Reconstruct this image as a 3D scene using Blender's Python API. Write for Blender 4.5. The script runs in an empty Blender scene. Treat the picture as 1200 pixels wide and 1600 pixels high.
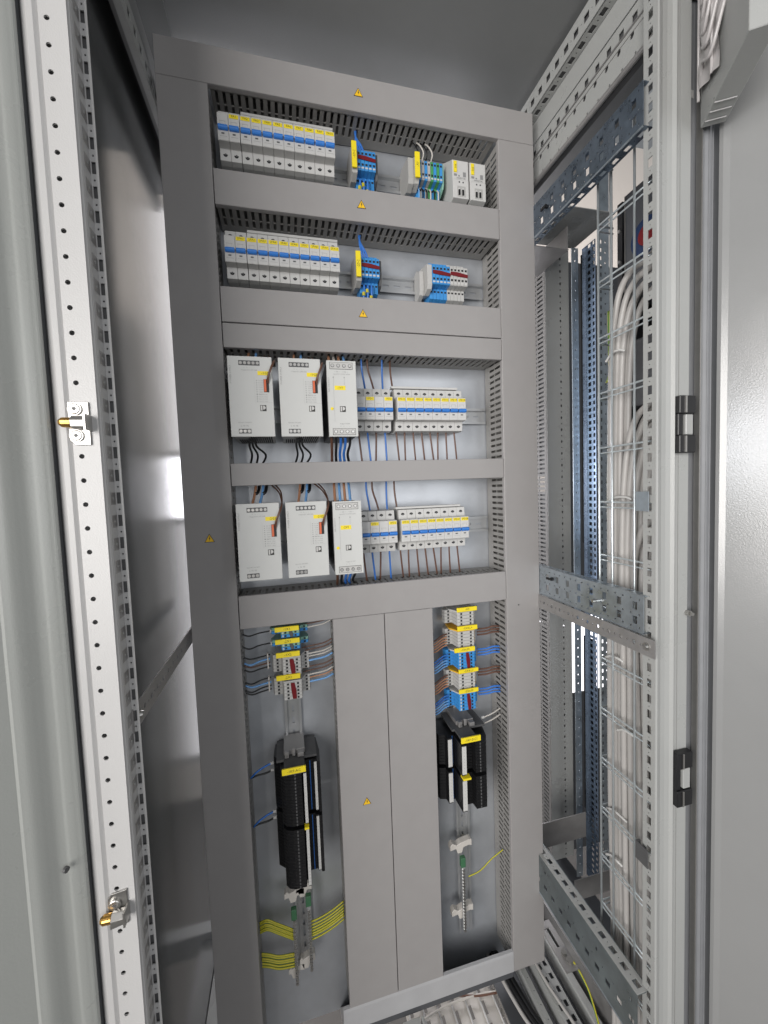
import bpy, math, random
from mathutils import Vector, Matrix
random.seed(7)
S = bpy.context.scene
COL = S.collection
R = math.radians

# ------------------------------------------------------------------ camera
yaw, pitch, roll = 0.238699711, -0.0579327729, -0.0367794382
cam = bpy.data.cameras.new('camera'); co = bpy.data.objects.new('camera', cam); COL.objects.link(co)
fw = Vector((math.sin(yaw)*math.cos(pitch), math.cos(yaw)*math.cos(pitch), math.sin(pitch)))
rt = Vector((math.cos(yaw), -math.sin(yaw), 0)); up = rt.cross(fw)
r2 = math.cos(roll)*rt + math.sin(roll)*up; u2 = -math.sin(roll)*rt + math.cos(roll)*up
m = Matrix((r2, u2, -fw)).transposed().to_4x4(); m.translation = Vector((0.175261, -0.748748, 1.026380))
co.matrix_world = m
cam.sensor_fit = 'HORIZONTAL'; cam.sensor_width = 36; cam.lens = 618.32/1200*36
cam.clip_start = 0.02; cam.clip_end = 50
S.camera = co
S.render.resolution_x = 768; S.render.resolution_y = 1024
S.view_settings.view_transform = 'Standard'; S.view_settings.look = 'None'
S.view_settings.gamma = 1; S.view_settings.exposure = 0.0; S.view_settings.use_curve_mapping = False

# ------------------------------------------------------------------ light
world = bpy.data.worlds.new('World'); S.world = world; world.use_nodes = True
bg = world.node_tree.nodes['Background']; bg.inputs[0].default_value = (0.80, 0.84, 0.88, 1); bg.inputs[1].default_value = 0.21
def area(name, loc, target, sx, sy, power, col):
    l = bpy.data.lights.new(name, 'AREA'); l.shape = 'RECTANGLE'; l.size = sx; l.size_y = sy; l.energy = power; l.color = col
    o = bpy.data.objects.new(name, l); COL.objects.link(o); o.location = loc
    o.rotation_euler = (Vector(target)-Vector(loc)).to_track_quat('-Z', 'Y').to_euler(); return o
kl = area('room_light_left', (-1.35, -2.1, 1.15), (0.45, 0, 1.08), 1.9, 1.7, 56, (1.0, 0.97, 0.94)); kl.data.spread = R(140)
area('room_light_right', (1.1, -2.6, 1.3), (0.4, 0, 1.0), 1.6, 1.6, 19, (0.97, 0.98, 1.0))
area('door_glare_light', (-1.08, -1.00, 1.17), (0.82, -0.31, 1.1), 0.22, 0.36, 4.2, (0.92, 0.95, 1.0))  # small light added for the glare on the right door
area('wall_wash', (1.8, 0.85, 2.0), (2.0, 1.9, 2.3), 4.2, 1.4, 42, (1.0, 0.94, 0.90))  # added light that only brightens the rear wall

# ------------------------------------------------------------------ materials
def mat(name, col, rough=0.5, metal=0.0, noise=0.0, nscale=8.0, bump=0.0, bscale=400.0, spec=0.5, emit=None, estr=0.0, alpha=1.0, stretch=None, rvar=0.0):
    m = bpy.data.materials.new(name); m.use_nodes = True; nt = m.node_tree; b = nt.nodes['Principled BSDF']
    b.inputs['Base Color'].default_value = (*col, 1); b.inputs['Roughness'].default_value = rough; b.inputs['Metallic'].default_value = metal
    b.inputs['Specular IOR Level'].default_value = spec
    tc = nt.nodes.new('ShaderNodeTexCoord'); src = tc.outputs['Object']
    if stretch:
        mp = nt.nodes.new('ShaderNodeMapping'); mp.inputs['Scale'].default_value = stretch; nt.links.new(src, mp.inputs[0]); src = mp.outputs[0]
    if noise or rvar:
        n = nt.nodes.new('ShaderNodeTexNoise'); n.inputs['Scale'].default_value = nscale; n.inputs['Detail'].default_value = 6; n.inputs['Roughness'].default_value = 0.65
        nt.links.new(src, n.inputs['Vector'])
    if noise:
        r = nt.nodes.new('ShaderNodeMapRange'); r.inputs['From Min'].default_value = 0.25; r.inputs['From Max'].default_value = 0.75
        r.inputs['To Min'].default_value = 1-noise; r.inputs['To Max'].default_value = 1+noise
        nt.links.new(n.outputs['Fac'], r.inputs['Value'])
        mx = nt.nodes.new('ShaderNodeVectorMath'); mx.operation = 'SCALE'; mx.inputs[0].default_value = col
        nt.links.new(r.outputs[0], mx.inputs['Scale']); nt.links.new(mx.outputs[0], b.inputs['Base Color'])
    if rvar:
        r = nt.nodes.new('ShaderNodeMapRange'); r.inputs['From Min'].default_value = 0.3; r.inputs['From Max'].default_value = 0.7
        r.inputs['To Min'].default_value = max(0.02, rough-rvar); r.inputs['To Max'].default_value = min(1, rough+rvar)
        nt.links.new(n.outputs['Fac'], r.inputs['Value']); nt.links.new(r.outputs[0], b.inputs['Roughness'])
    if bump:
        n2 = nt.nodes.new('ShaderNodeTexNoise'); n2.inputs['Scale'].default_value = bscale; n2.inputs['Detail'].default_value = 2
        bp = nt.nodes.new('ShaderNodeBump'); bp.inputs['Strength'].default_value = bump; bp.inputs['Distance'].default_value = 0.001
        nt.links.new(tc.outputs['Object'], n2.inputs['Vector']); nt.links.new(n2.outputs['Fac'], bp.inputs['Height']); nt.links.new(bp.outputs[0], b.inputs['Normal'])
    if emit: b.inputs['Emission Color'].default_value = (*emit, 1); b.inputs['Emission Strength'].default_value = estr
    if alpha < 1: b.inputs['Alpha'].default_value = alpha
    return m
M = dict(
 pvc = mat('grey_pvc', (0.312, 0.299, 0.294), 0.42, noise=0.03, nscale=25, bump=0.10, bscale=900, rvar=0.05),
 pvc_in = mat('grey_pvc_channel', (0.27, 0.262, 0.25), 0.5, noise=0.06, nscale=40),
 paint = mat('light_grey_paint', (0.36, 0.365, 0.355), 0.30, noise=0.03, nscale=6, bump=0.25, bscale=700, rvar=0.06),
 paint_white = mat('pale_grey_paint', (0.46, 0.455, 0.45), 0.34, noise=0.02, nscale=6, bump=0.2, bscale=700),
 panel = mat('shaded_side_panel_paint', (0.115, 0.119, 0.120), 0.13, noise=0.04, nscale=4, bump=0.06, bscale=520, rvar=0.02, spec=0.4),  # pale paint darkened: the shade inside the cabinet is in this colour
 door = mat('door_paint', (0.36, 0.37, 0.352), 0.28, noise=0.02, nscale=5, bump=0.10, bscale=420, rvar=0.04),
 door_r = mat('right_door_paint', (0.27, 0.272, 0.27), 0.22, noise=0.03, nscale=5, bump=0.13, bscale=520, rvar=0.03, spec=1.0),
 roof = mat('roof_paint', (0.20, 0.205, 0.205), 0.4, noise=0.06, nscale=5, bump=0.2, bscale=600),
 galv = mat('galvanised_steel', (0.42, 0.47, 0.51), 0.36, 0.85, noise=0.22, nscale=30, rvar=0.12),
 galv_blue_lit = mat('blue_lit_galvanised_steel', (0.24, 0.31, 0.42), 0.30, 0.85, noise=0.18, nscale=40, rvar=0.1),  # blue base colour stands in for bluish reflected light
 galv_dull = mat('dull_galvanised_steel', (0.36, 0.35, 0.345), 0.45, 0.6, noise=0.15, nscale=25, rvar=0.1),
 plate = mat('galvanised_plate', (0.50, 0.52, 0.55), 0.36, 0.55, noise=0.10, nscale=14, bump=0.08, bscale=250, rvar=0.08),
 galv_dark = mat('dark_galvanised_steel', (0.17, 0.21, 0.26), 0.32, 0.8, noise=0.3, nscale=45, rvar=0.12),
 galv_web = mat('greenish_galvanised_steel', (0.24, 0.275, 0.285), 0.38, 0.8, noise=0.35, nscale=18, rvar=0.14),
 cap_green = mat('dull_green_plastic', (0.05, 0.15, 0.075), 0.4),
 lip = mat('zinc_lip', (0.50, 0.50, 0.51), 0.45, 0.25, noise=0.05, nscale=20),
 rail = mat('zinc_rail', (0.55, 0.56, 0.57), 0.32, 0.7, noise=0.02, nscale=60, rvar=0.03),
 wire_metal = mat('zinc_wire', (0.62, 0.67, 0.69), 0.30, 0.6, noise=0.1, nscale=60),
 white = mat('white_plastic', (0.54, 0.535, 0.52), 0.38, noise=0.025, nscale=50),
 white2 = mat('off_white_plastic', (0.47, 0.465, 0.45), 0.42, noise=0.03, nscale=50),
 psu = mat('light_grey_enamel', (0.54, 0.545, 0.53), 0.4, noise=0.02, nscale=30, bump=0.1, bscale=900),
 grey_pl = mat('grey_plastic', (0.40, 0.395, 0.38), 0.45, noise=0.05, nscale=60),
 dark_grey = mat('dark_grey_plastic', (0.085, 0.085, 0.087), 0.5, noise=0.1, nscale=60),
 black = mat('black_plastic', (0.008, 0.008, 0.009), 0.38, noise=0.2, nscale=60),
 hole = mat('opening_shade', (0.012, 0.012, 0.014), 0.7),  # flat black painted for the shade inside openings and screw wells
 blue = mat('blue_lever_plastic', (0.035, 0.19, 0.60), 0.33, noise=0.05, nscale=60),
 tblue = mat('terminal_blue', (0.05, 0.27, 0.62), 0.36, noise=0.06, nscale=80),
 tgreen = mat('terminal_green', (0.07, 0.30, 0.10), 0.4, noise=0.06, nscale=80),
 teal = mat('pale_green_plastic', (0.22, 0.42, 0.33), 0.4),
 red = mat('red_bridge_plastic', (0.16, 0.012, 0.016), 0.28),
 yellow = mat('yellow_label', (0.83, 0.66, 0.02), 0.45, noise=0.04, nscale=90),
 orange = mat('orange_plastic', (0.62, 0.13, 0.05), 0.4),
 amber = mat('amber_lever', (0.75, 0.42, 0.03), 0.4),
 sticker = mat('warning_yellow', (0.86, 0.52, 0.02), 0.4),
 ink = mat('black_ink', (0.03, 0.028, 0.026), 0.6),
 grey_ink = mat('grey_ink', (0.24, 0.24, 0.24), 0.6),
 w_blue = mat('blue_wire', (0.04, 0.17, 0.55), 0.33), w_lblue = mat('pale_blue_wire', (0.16, 0.36, 0.68), 0.35),
 w_brown = mat('brown_wire', (0.12, 0.055, 0.035), 0.36), w_black = mat('black_wire', (0.012, 0.012, 0.013), 0.33),
 w_tan = mat('tan_wire', (0.42, 0.21, 0.12), 0.4), w_white = mat('pale_wire', (0.55, 0.52, 0.48), 0.4),
 w_yellow = mat('yellow_wire', (0.50, 0.44, 0.03), 0.38), w_green = mat('green_wire_stripe', (0.05, 0.22, 0.05), 0.38),
 cable = mat('ivory_cable', (0.40, 0.385, 0.37), 0.42, noise=0.05, nscale=20, bump=0.1, bscale=300),
 brass = mat('brass', (0.62, 0.36, 0.10), 0.25, 0.95, noise=0.15, nscale=120),
 steel = mat('bright_steel', (0.45, 0.44, 0.42), 0.30, 0.9, noise=0.08, nscale=90),
 rubber = mat('grey_rubber_seal', (0.21, 0.215, 0.225), 0.5, noise=0.08, nscale=30),
 dark_metal = mat('dark_enamel', (0.075, 0.078, 0.085), 0.42, noise=0.06, nscale=20),
 film = mat('milky_film', (0.50, 0.475, 0.47), 0.22, bump=0.6, bscale=60),
 wall = mat('workshop_wall', (0.72, 0.68, 0.64), 0.8, noise=0.03, nscale=3),
 window = mat('window_daylight', (0.8, 0.8, 0.8), 0.5, emit=(0.95, 0.94, 1.0), estr=9.0),
 glow_low = mat('slit_glow', (0.8, 0.8, 0.8), 0.5, emit=(0.97, 0.95, 1.0), estr=2.2),  # glow for the added panel behind the slits
 soft_glow = mat('wall_glow', (0.8, 0.8, 0.8), 0.5, emit=(0.98, 0.96, 1.0), estr=1.15),
 floor = mat('workshop_floor', (0.14, 0.13, 0.12), 0.6, noise=0.12, nscale=4),
 deco_blue = mat('navy_enamel', (0.025, 0.045, 0.11), 0.25), deco_red = mat('red_enamel', (0.20, 0.012, 0.015), 0.35),
)

# ------------------------------------------------------------------ mesh helpers
class MB:
    def __init__(s): s.v = []; s.f = []; s.mi = []; s.cur = 0
    def _f(s, *idx): s.f.append(idx); s.mi.append(s.cur)
    def box(s, x0, x1, y0, y1, z0, z1):
        n = len(s.v)
        s.v += [(x, y, z) for x in (x0, x1) for y in (y0, y1) for z in (z0, z1)]
        for q in ((0,1,3,2),(4,6,7,5),(0,4,5,1),(2,3,7,6),(0,2,6,4),(1,5,7,3)): s._f(*[n+i for i in q])
        return s
    def prism(s, poly, axis, a0, a1):
        # poly in the two other axes (order x,y,z with axis removed)
        n = len(s.v); k = len(poly); ax = 'xyz'.index(axis)
        for a in (a0, a1):
            for p in poly:
                q = list(p); q.insert(ax, a); s.v.append(tuple(q))
        s._f(*range(n, n+k)); s._f(*reversed(range(n+k, n+2*k)))
        for i in range(k):
            j = (i+1) % k; s._f(n+i, n+k+i, n+k+j, n+j)
        return s
    def cyl(s, c, axis, r, h, seg=12, r1=None):
        # from c along axis by h
        n = len(s.v); d = Vector(axis).normalized(); a = d.orthogonal().normalized(); b = d.cross(a); c = Vector(c)
        if r1 is None: r1 = r
        for t, rr in ((0, r), (h, r1)):
            for i in range(seg):
                th = 2*math.pi*i/seg; s.v.append(tuple(c+d*t+a*rr*math.cos(th)+b*rr*math.sin(th)))
        s._f(*reversed(range(n, n+seg))); s._f(*range(n+seg, n+2*seg))
        for i in range(seg):
            j = (i+1) % seg; s._f(n+i, n+j, n+seg+j, n+seg+i)
        return s
    def tube(s, pts, r, seg=8, stripe=None, smooth=6):
        P = [Vector(p) for p in pts]; Q = []
        if smooth and len(P) > 2:
            for i in range(len(P)-1):
                p0 = P[max(i-1, 0)]; p1 = P[i]; p2 = P[i+1]; p3 = P[min(i+2, len(P)-1)]
                for k in range(smooth):
                    t = k/smooth
                    Q.append(0.5*((2*p1)+(-p0+p2)*t+(2*p0-5*p1+4*p2-p3)*t*t+(-p0+3*p1-3*p2+p3)*t**3))
            Q.append(P[-1])
        else: Q = P
        n0 = len(s.v); prev = None
        for i, q in enumerate(Q):
            d = (Q[min(i+1, len(Q)-1)]-Q[max(i-1, 0)]).normalized()
            if prev is None: a = d.orthogonal().normalized()
            else: a = (prev-d*prev.dot(d)).normalized()
            prev = a; b = d.cross(a)
            for k in range(seg):
                th = 2*math.pi*k/seg; s.v.append(tuple(q+a*r*math.cos(th)+b*r*math.sin(th)))
        base = s.cur
        for i in range(len(Q)-1):
            for k in range(seg):
                j = (k+1) % seg
                if stripe is not None: s.cur = stripe if (k % 8 in (0, 3, 5)) else base
                s._f(n0+i*seg+k, n0+i*seg+j, n0+(i+1)*seg+j, n0+(i+1)*seg+k)
        s.cur = base
        s._f(*reversed(range(n0, n0+seg))); e = n0+(len(Q)-1)*seg; s._f(*range(e, e+seg))
        return s
    def perf(s, O, U, V, W, H, holes, t=0.0015):
        """sheet with real openings; holes = (u0,u1,v0,v1,kind) kind r rectangle / c circle"""
        O = Vector(O); U = Vector(U); V = Vector(V); N = U.cross(V)
        hs = [h for h in holes if h[0] > 0 and h[1] < W and h[2] > 0 and h[3] < H]
        # split rows into bands so the grid stays small
        vs = sorted(set([0, H]+[round(a, 6) for h in hs for a in (h[2], h[3])]))
        cache = {}
        def vid(u, v, k):
            key = (round(u, 6), round(v, 6), k)
            if key not in cache: cache[key] = len(s.v); s.v.append(tuple(O+U*u+V*v+N*(t*k)))
            return cache[key]
        import bisect
        byrow = {}
        for h in hs:
            a = bisect.bisect_left(vs, round(h[2], 6)); b = bisect.bisect_left(vs, round(h[3], 6))
            for r in range(a, b): byrow.setdefault(r, []).append(h)
        done = set()
        for r in range(len(vs)-1):
            v0, v1 = vs[r], vs[r+1]; row = sorted(byrow.get(r, [])); u = 0
            for h in row+[(W, W, 0, 0, 'e')]:
                if h[0]-u > 1e-6:
                    for k in (0, 1): s._f(vid(u, v0, k), vid(h[0], v0, k), vid(h[0], v1, k), vid(u, v1, k))
                u = max(u, h[1])
        for h in hs:
            u0, u1, v0, v1, kind = h
            if kind == 'r':
                c = [(u0, v0), (u1, v0), (u1, v1), (u0, v1)]
                for i in range(4):
                    a = c[i]; b = c[(i+1) % 4]; s._f(vid(*a, 0), vid(*b, 0), vid(*b, 1), vid(*a, 1))
            else:
                cu, cv = (u0+u1)/2, (v0+v1)/2; ru, rv = (u1-u0)/2, (v1-v0)/2; K = 12
                ring = []; sq = []
                for i in range(K):
                    th = 2*math.pi*(i+0.5)/K; cx, sy = math.cos(th), math.sin(th); mm = max(abs(cx), abs(sy))
                    ring.append((cu+ru*cx*0.98, cv+rv*sy*0.98)); sq.append((cu+ru*cx/mm, cv+rv*sy/mm))
                for i in range(K):
                    j = (i+1) % K
                    for k in (0, 1):
                        a, b, c_, d = sq[i], sq[j], ring[j], ring[i]
                        s._f(vid(*a, k), vid(*b, k), vid(*c_, k), vid(*d, k))
                        # corner fill
                        if abs(a[0]-b[0]) > 1e-7 and abs(a[1]-b[1]) > 1e-7:
                            cc = (a[0] if abs(abs(a[0]-cu)-ru) < 1e-7 else b[0], a[1] if abs(abs(a[1]-cv)-rv) < 1e-7 else b[1])
                            s._f(vid(*a, k), vid(*cc, k), vid(*b, k))
                    s._f(vid(*ring[i], 0), vid(*ring[j], 0), vid(*ring[j], 1), vid(*ring[i], 1))
        c = [(0, 0), (W, 0), (W, H), (0, H)]
        for i in range(4):
            a = c[i]; b = c[(i+1) % 4]; s._f(vid(*a, 0), vid(*b, 0), vid(*b, 1), vid(*a, 1))
        return s
    def sheet(s, pts, z0, z1, t=0.0015):
        """folded sheet: open polyline in xy, extruded in z, thickness t to its left"""
        P = [Vector((p[0], p[1])) for p in pts]; n = len(P); off = []
        for i in range(n):
            ds = []
            if i > 0: ds.append((P[i]-P[i-1]).normalized())
            if i < n-1: ds.append((P[i+1]-P[i]).normalized())
            nn = sum((Vector((-d.y, d.x)) for d in ds), Vector((0, 0))).normalized(); off.append(P[i]+nn*t)
        poly = [tuple(p) for p in P]+[tuple(p) for p in reversed(off)]
        for i in range(n-1):
            q = [P[i], P[i+1], off[i+1], off[i]]
            s.prism([tuple(a) for a in q], 'z', z0, z1)
        return s
    def text(s, st, size, x, y, z, rot=0, align='CENTER', sx=1.0):
        """flat lettering facing -y, centred on x,z"""
        me = textmesh(st, size, align); n = len(s.v); ca, sa = math.cos(rot), math.sin(rot)
        for v in me[0]: 
            vx = v[0]*sx
            s.v.append((x+vx*ca-v[1]*sa, y, z+vx*sa+v[1]*ca))
        for f in me[1]: s._f(*[n+i for i in f])
        return s
    def build(s, name, material, parent=None, smooth=False, bevel=0, seg=1):
        me = bpy.data.meshes.new(name); o = bpy.data.objects.new(name, me)
        off = Vector((0, 0, 0)); p = parent
        while p is not None: off += p.location; p = p.parent
        me.from_pydata([tuple(Vector(v)-off) for v in s.v], [], s.f)
        ms = material if isinstance(material, (list, tuple)) else [material]
        for mm in ms: me.materials.append(M[mm])
        if len(ms) > 1: me.polygons.foreach_set('material_index', s.mi)
        if smooth: me.polygons.foreach_set('use_smooth', [True]*len(me.polygons))
        me.update(); COL.objects.link(o)
        if parent: o.parent = parent
        if bevel:
            b = o.modifiers.new('bevel', 'BEVEL'); b.width = bevel; b.segments = seg; b.limit_method = 'ANGLE'; b.angle_limit = R(40); b.harden_normals = False
        return o
_tc = {}
def textmesh(st, size, align):
    key = (st, size, align)
    if key in _tc: return _tc[key]
    c = bpy.data.curves.new('lettering', 'FONT'); c.body = st; c.size = size; c.align_x = align; c.align_y = 'CENTER'; c.resolution_u = 1
    o = bpy.data.objects.new('lettering', c); COL.objects.link(o); dg = bpy.context.evaluated_depsgraph_get(); dg.update()
    me = bpy.data.meshes.new_from_object(o.evaluated_get(dg)); r = ([tuple(v.co) for v in me.vertices], [tuple(p.vertices) for p in me.polygons])
    bpy.data.objects.remove(o); bpy.data.curves.remove(c); bpy.data.meshes.remove(me); _tc[key] = r; return r
def subthing(name, loc, parent):
    o = bpy.data.objects.new(name, None); COL.objects.link(o); o.parent = parent; o.location = Vector(loc)-parent.location; o.empty_display_size = 0.01
    return o
def thing(name, label, cat, loc=(0, 0, 0), group=None):
    o = bpy.data.objects.new(name, None); COL.objects.link(o); o.location = loc; o.empty_display_size = 0.01
    o['label'] = label; o['category'] = cat
    if group: o['group'] = group
    return o
def tag(o, label, cat, group=None, kind=None):
    if label: o['label'] = label
    if cat: o['category'] = cat
    if group: o['group'] = group
    if kind: o['kind'] = kind
    return o
def dup(root, loc=None, label=None):
    r = root.copy(); COL.objects.link(r)
    if loc is not None: r.location = loc
    if label: r['label'] = label
    for ch in list(root.children):
        c = ch.copy(); COL.objects.link(c); c.parent = r
        for g in list(ch.children):
            d = g.copy(); COL.objects.link(d); d.parent = c
    return r
ORD = ['first','second','third','fourth','fifth','sixth','seventh','eighth','ninth','tenth','eleventh','twelfth','thirteenth','fourteenth','fifteenth','sixteenth','seventeenth','eighteenth']

# ------------------------------------------------------------------ setting
def struct(o, name=None): o['kind'] = 'structure'; return o
struct(MB().box(-4, 6, 1.9, 2.0, -0.9, 3.6).build('room_wall', 'wall'))
struct(MB().box(-4, 6, -3.2, 1.9, -1.0, -0.90).build('floor', 'floor'))
wn = thing('window', 'bright daylight pane behind the cabinet between added soft glowing panes', 'window', (-0.2, 1.88, -0.6))
MB().box(-1.5, 0.385, 1.885, 1.895, 0.90, 1.26).build('pane', 'window', wn)
MB().box(-1.5, 0.385, 1.886, 1.895, 1.30, 2.70).build('pane', 'soft_glow', wn)  # soft panes added to brighten the reflection in the side panel
MB().box(-1.5, 0.385, 1.886, 1.895, -0.60, 0.86).build('pane', 'soft_glow', wn)
fr = MB()
for zz in (-0.64, 0.86, 1.26, 2.70): fr.box(-1.5, 0.385, 1.86, 1.884, zz, zz+0.04)
fr.box(0.385, 0.42, 1.86, 1.9, -0.64, 2.74).box(-1.54, -1.5, 1.86, 1.9, -0.64, 2.74).box(0.05, 0.08, 1.862, 1.884, -0.6, 2.7); fr.build('frame', 'paint_white', wn)

wn = thing('window', 'unseen bright window added for a highlight on the right door', 'window', (1.35, 1.88, 0.7))  # unseen glowing pane, added to put a highlight on the right door
MB().box(1.02, 1.70, 1.885, 1.895, 0.70, 1.70).build('pane', 'window', wn)
fr = MB(); fr.box(0.97, 1.02, 1.87, 1.9, 0.65, 1.75).box(1.70, 1.75, 1.87, 1.9, 0.65, 1.75).box(1.02, 1.70, 1.87, 1.9, 0.65, 0.70).box(1.02, 1.70, 1.87, 1.9, 1.70, 1.75); fr.build('frame', 'paint_white', wn)
wn = thing('slit_glow_panel', 'low glowing panel added to whiten the slits past the rear rails', 'window', (2.4, 1.88, -0.7))  # added glowing surface, makes the slits between the rear posts white
MB().box(1.80, 3.1, 1.885, 1.895, -0.72, 0.05).build('pane', 'glow_low', wn)
fr = MB(); fr.box(1.75, 1.80, 1.87, 1.9, -0.77, 0.10).box(3.1, 3.15, 1.87, 1.9, -0.77, 0.10).box(1.80, 3.1, 1.87, 1.9, 0.05, 0.10).box(1.80, 3.1, 1.87, 1.9, -0.77, -0.72); fr.build('frame', 'paint_white', wn)

tag(MB().box(0.50, 0.95, 1.55, 1.86, -0.90, 2.0).build('reflection_block', 'roof'), 'unseen dark block added to darken the side panel reflection', 'cabinet')  # unseen block, added so part of the side panel reflects dark

# ------------------------------------------------------------------ cabinet frame
ZT, ZB = 2.02, -0.16
fr = thing('cabinet', 'open pale grey steel control cabinet with perforated frame and both doors swung open', 'cabinet', (0.35, 0, ZB)); cabinet = fr
def holes_col(u, w, z0, z1, pitch, hz, ph=0, kind='r'):
    out = []; v = ph
    while v+hz < z1-z0:
        out.append((u-w/2, u+w/2, v, v+hz, kind)); v += pitch
    return out
# left front post
p = MB()
zoff = (1.4966-ZB) % 0.025
hl = [h for h in holes_col(0.0071, 0.0052, 0, ZT-ZB, 0.025, 0.0052, zoff-0.0026, 'c')]
p.perf((-0.036, -0.272, ZB), (1, 0, 0), (0, 0, 1), 0.0245, ZT-ZB, hl, 0.0018)
p.sheet([(-0.0115, -0.272), (-0.0100, -0.2705), (-0.0093, -0.268)], ZB, ZT, 0.0015)
p.sheet([(-0.0545, -0.250), (-0.0535, -0.268), (-0.0505, -0.2725), (-0.0455, -0.2745), (-0.0405, -0.2742), (-0.0378, -0.2722), (-0.036, -0.2710)], ZB, ZT, 0.0015)
hh = []
z = 0.006
while z < ZT-ZB-0.03:
    hh.append((0.0025, 0.0145, z, z+0.0115, 'r')); hh.append((0.007, 0.010, z+0.0165, z+0.0195, 'c')); z += 0.025
p.box(-0.0105, -0.0093, -0.2685, -0.2500, ZB, ZT)
pads = [h for h in hh]
hh = []
z = 0.006
while z < ZT-ZB-0.03:
    hh.append((0.0022, 0.0062, z, z+0.0125, 'r')); hh.append((0.0032, 0.0052, z+0.0175, z+0.0198, 'c')); z += 0.025
p.perf((-0.0105, -0.2500, ZB), (1, 0, 0), (0, 0, 1), 0.0085, ZT-ZB, hh, 0.0012)
p.box(-0.0105, -0.0095, -0.2488, -0.235, ZB, ZT)
p.build('post', 'paint_white', fr)
q = MB(); q2 = MB()
for h in pads:
    if h[4] == 'r':
        q.box(-0.0094, -0.0090, -0.2685+0.004, -0.2685+0.0165, ZB+h[2]-0.001, ZB+h[3]+0.001)
        q2.cyl((-0.0090, -0.2685+0.0105, ZB+(h[2]+h[3])/2), (1, 0, 0), 0.0016, 0.0004, 8)
q.build('recess_shade_fields', 'galv_dull', fr); q2.build('dimples', 'paint', fr)  # darker squares paint the shade of the punched recesses
MB().box(-0.0095, -0.0030, -0.2482, -0.2476, ZB, ZT).build('post_shade_backing', 'dark_grey', fr)  # dark sheets behind the holes stand in for shade inside the post
MB().box(-0.0385, -0.0125, -0.2655, -0.262, ZB, ZT).build('post_shade_backing', 'dark_grey', fr)
MB().box(-0.034, -0.0125, -0.262, -0.2500, ZB, ZT).build('post_core', 'grey_pl', fr)
# right front post
p = MB(); hh = []
z = 0.0128
while z < ZT-ZB-0.03:
    hh.append((0.0070, 0.0150, z, z+0.0130, 'r')); hh.append((0.0095, 0.0120, z+0.0178, z+0.0200, 'c')); z += 0.025
p.perf((0.7105, -0.2500, ZB), (0, -1, 0), (0, 0, 1), 0.0215, ZT-ZB, hh, 0.0015)
p.sheet([(0.7105, -0.2715), (0.7125, -0.2725), (0.7165, -0.2712), (0.722, -0.2690), (0.730, -0.2690), (0.7375, -0.2705), (0.7417, -0.2740)], ZB, ZT, 0.0015)
p.build('post', 'paint', fr)
p = MB(); hh = holes_col(0.0022, 0.0018, 0, ZT-ZB, 0.025, 0.003, 0.02, 'c')
p.perf((0.7417, -0.268, ZB), (1, 0, 0), (0, 0, 1), 0.0110, ZT-ZB, hh, 0.0015)
p.box(0.7538, 0.7720, -0.270, -0.262, ZB, ZT)
p.build('post_trim', 'paint', fr)
p = MB(); hh = holes_col(0.0042, 0.0030, 0, ZT-ZB, 0.025, 0.0035, 0.012, 'c')
p.perf((0.7722, -0.262, ZB), (1, 0, 0), (0, 0, 1), 0.0130, ZT-ZB, hh, 0.0015)
p.build('post_channel', 'rubber', fr)
# side panel & roof & rear posts
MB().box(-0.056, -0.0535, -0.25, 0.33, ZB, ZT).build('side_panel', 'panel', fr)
p = MB().box(-0.0535, 0.95, -0.26, 0.33, 1.832, 1.836); p.build('roof_panel', 'roof', fr)
MB().box(-0.0535, 0.02, -0.26, 0.33, 1.826, 1.8318).build('roof_strip', 'roof', fr)
MB().box(0.60, 0.985, -0.25, 0.32, -0.1750, -0.1700).build('floor_shade_sheet', 'dark_metal', fr)  # dark sheet added as shade below the base rail holes
# roof depth rails
def sq_holes(L, u, w, pitch=0.025, hz=0.0125, dot=True):
    out = []; a = 0.008
    while a+hz < L-0.004:
        out.append((u-w/2, u+w/2, a, a+hz, 'r'))
        if dot and a+0.021 < L-0.004: out.append((u-0.0014, u+0.0014, a+0.0172, a+0.020, 'c'))
        a += pitch
    return out
YF, YR = -0.262, 0.33; L = YR-YF
p = MB()
p.perf((0.7025, YF, 1.785), (0, 0, 1), (0, 1, 0), 0.037, L, sq_holes(L, 0.017, 0.012), 0.0015)
p.perf((0.704, YF, 1.785), (1, 0, 0), (0, 1, 0), 0.017, L, sq_holes(L, 0.0085, 0.009), 0.0015)
p.box(0.7215, 0.7235, YF, YR, 1.745, 1.785)
hh = []; a = 0.01
while a < L-0.03: hh.append((0.060, 0.072, a, a+0.010, 'r')); hh.append((0.040, 0.050, a+0.006, a+0.014, 'c')); hh.append((0.012, 0.016, a+0.002, a+0.006, 'c')); a += 0.025
p.perf((0.7240, YF, 1.660), (0, 0, 1), (0, 1, 0), 0.083, L, hh, 0.0015)
p.build('roof_rail', 'paint', fr)
q = MB().box(0.7195, 0.7238, YF, YR, 1.7160, 1.7175).box(0.7215, 0.7238, YF, YR, 1.7080, 1.7088); q.tube([(0.7215, YF, 1.6640), (0.7215, YR, 1.6640)], 0.0045, 10, smooth=0); q.build('rail_lips', 'galv_dull', fr)
MB().box(0.7060, 0.7205, YF+0.004, YR, 1.788, 1.820).box(0.7266, 0.7370, YF+0.004, YR, 1.662, 1.741).build('roof_rail_shade_backing', 'dark_grey', fr)  # dark boxes stand in for the shade inside the hollow rails
p = MB()
p.perf((-0.012, YF, 1.708), (0, 0, 1), (0, 1, 0), 0.034, L, sq_holes(L, 0.017, 0.013), 0.0015)
p.box(-0.022, -0.012, YF, YR, 1.7050, 1.7075)
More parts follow.
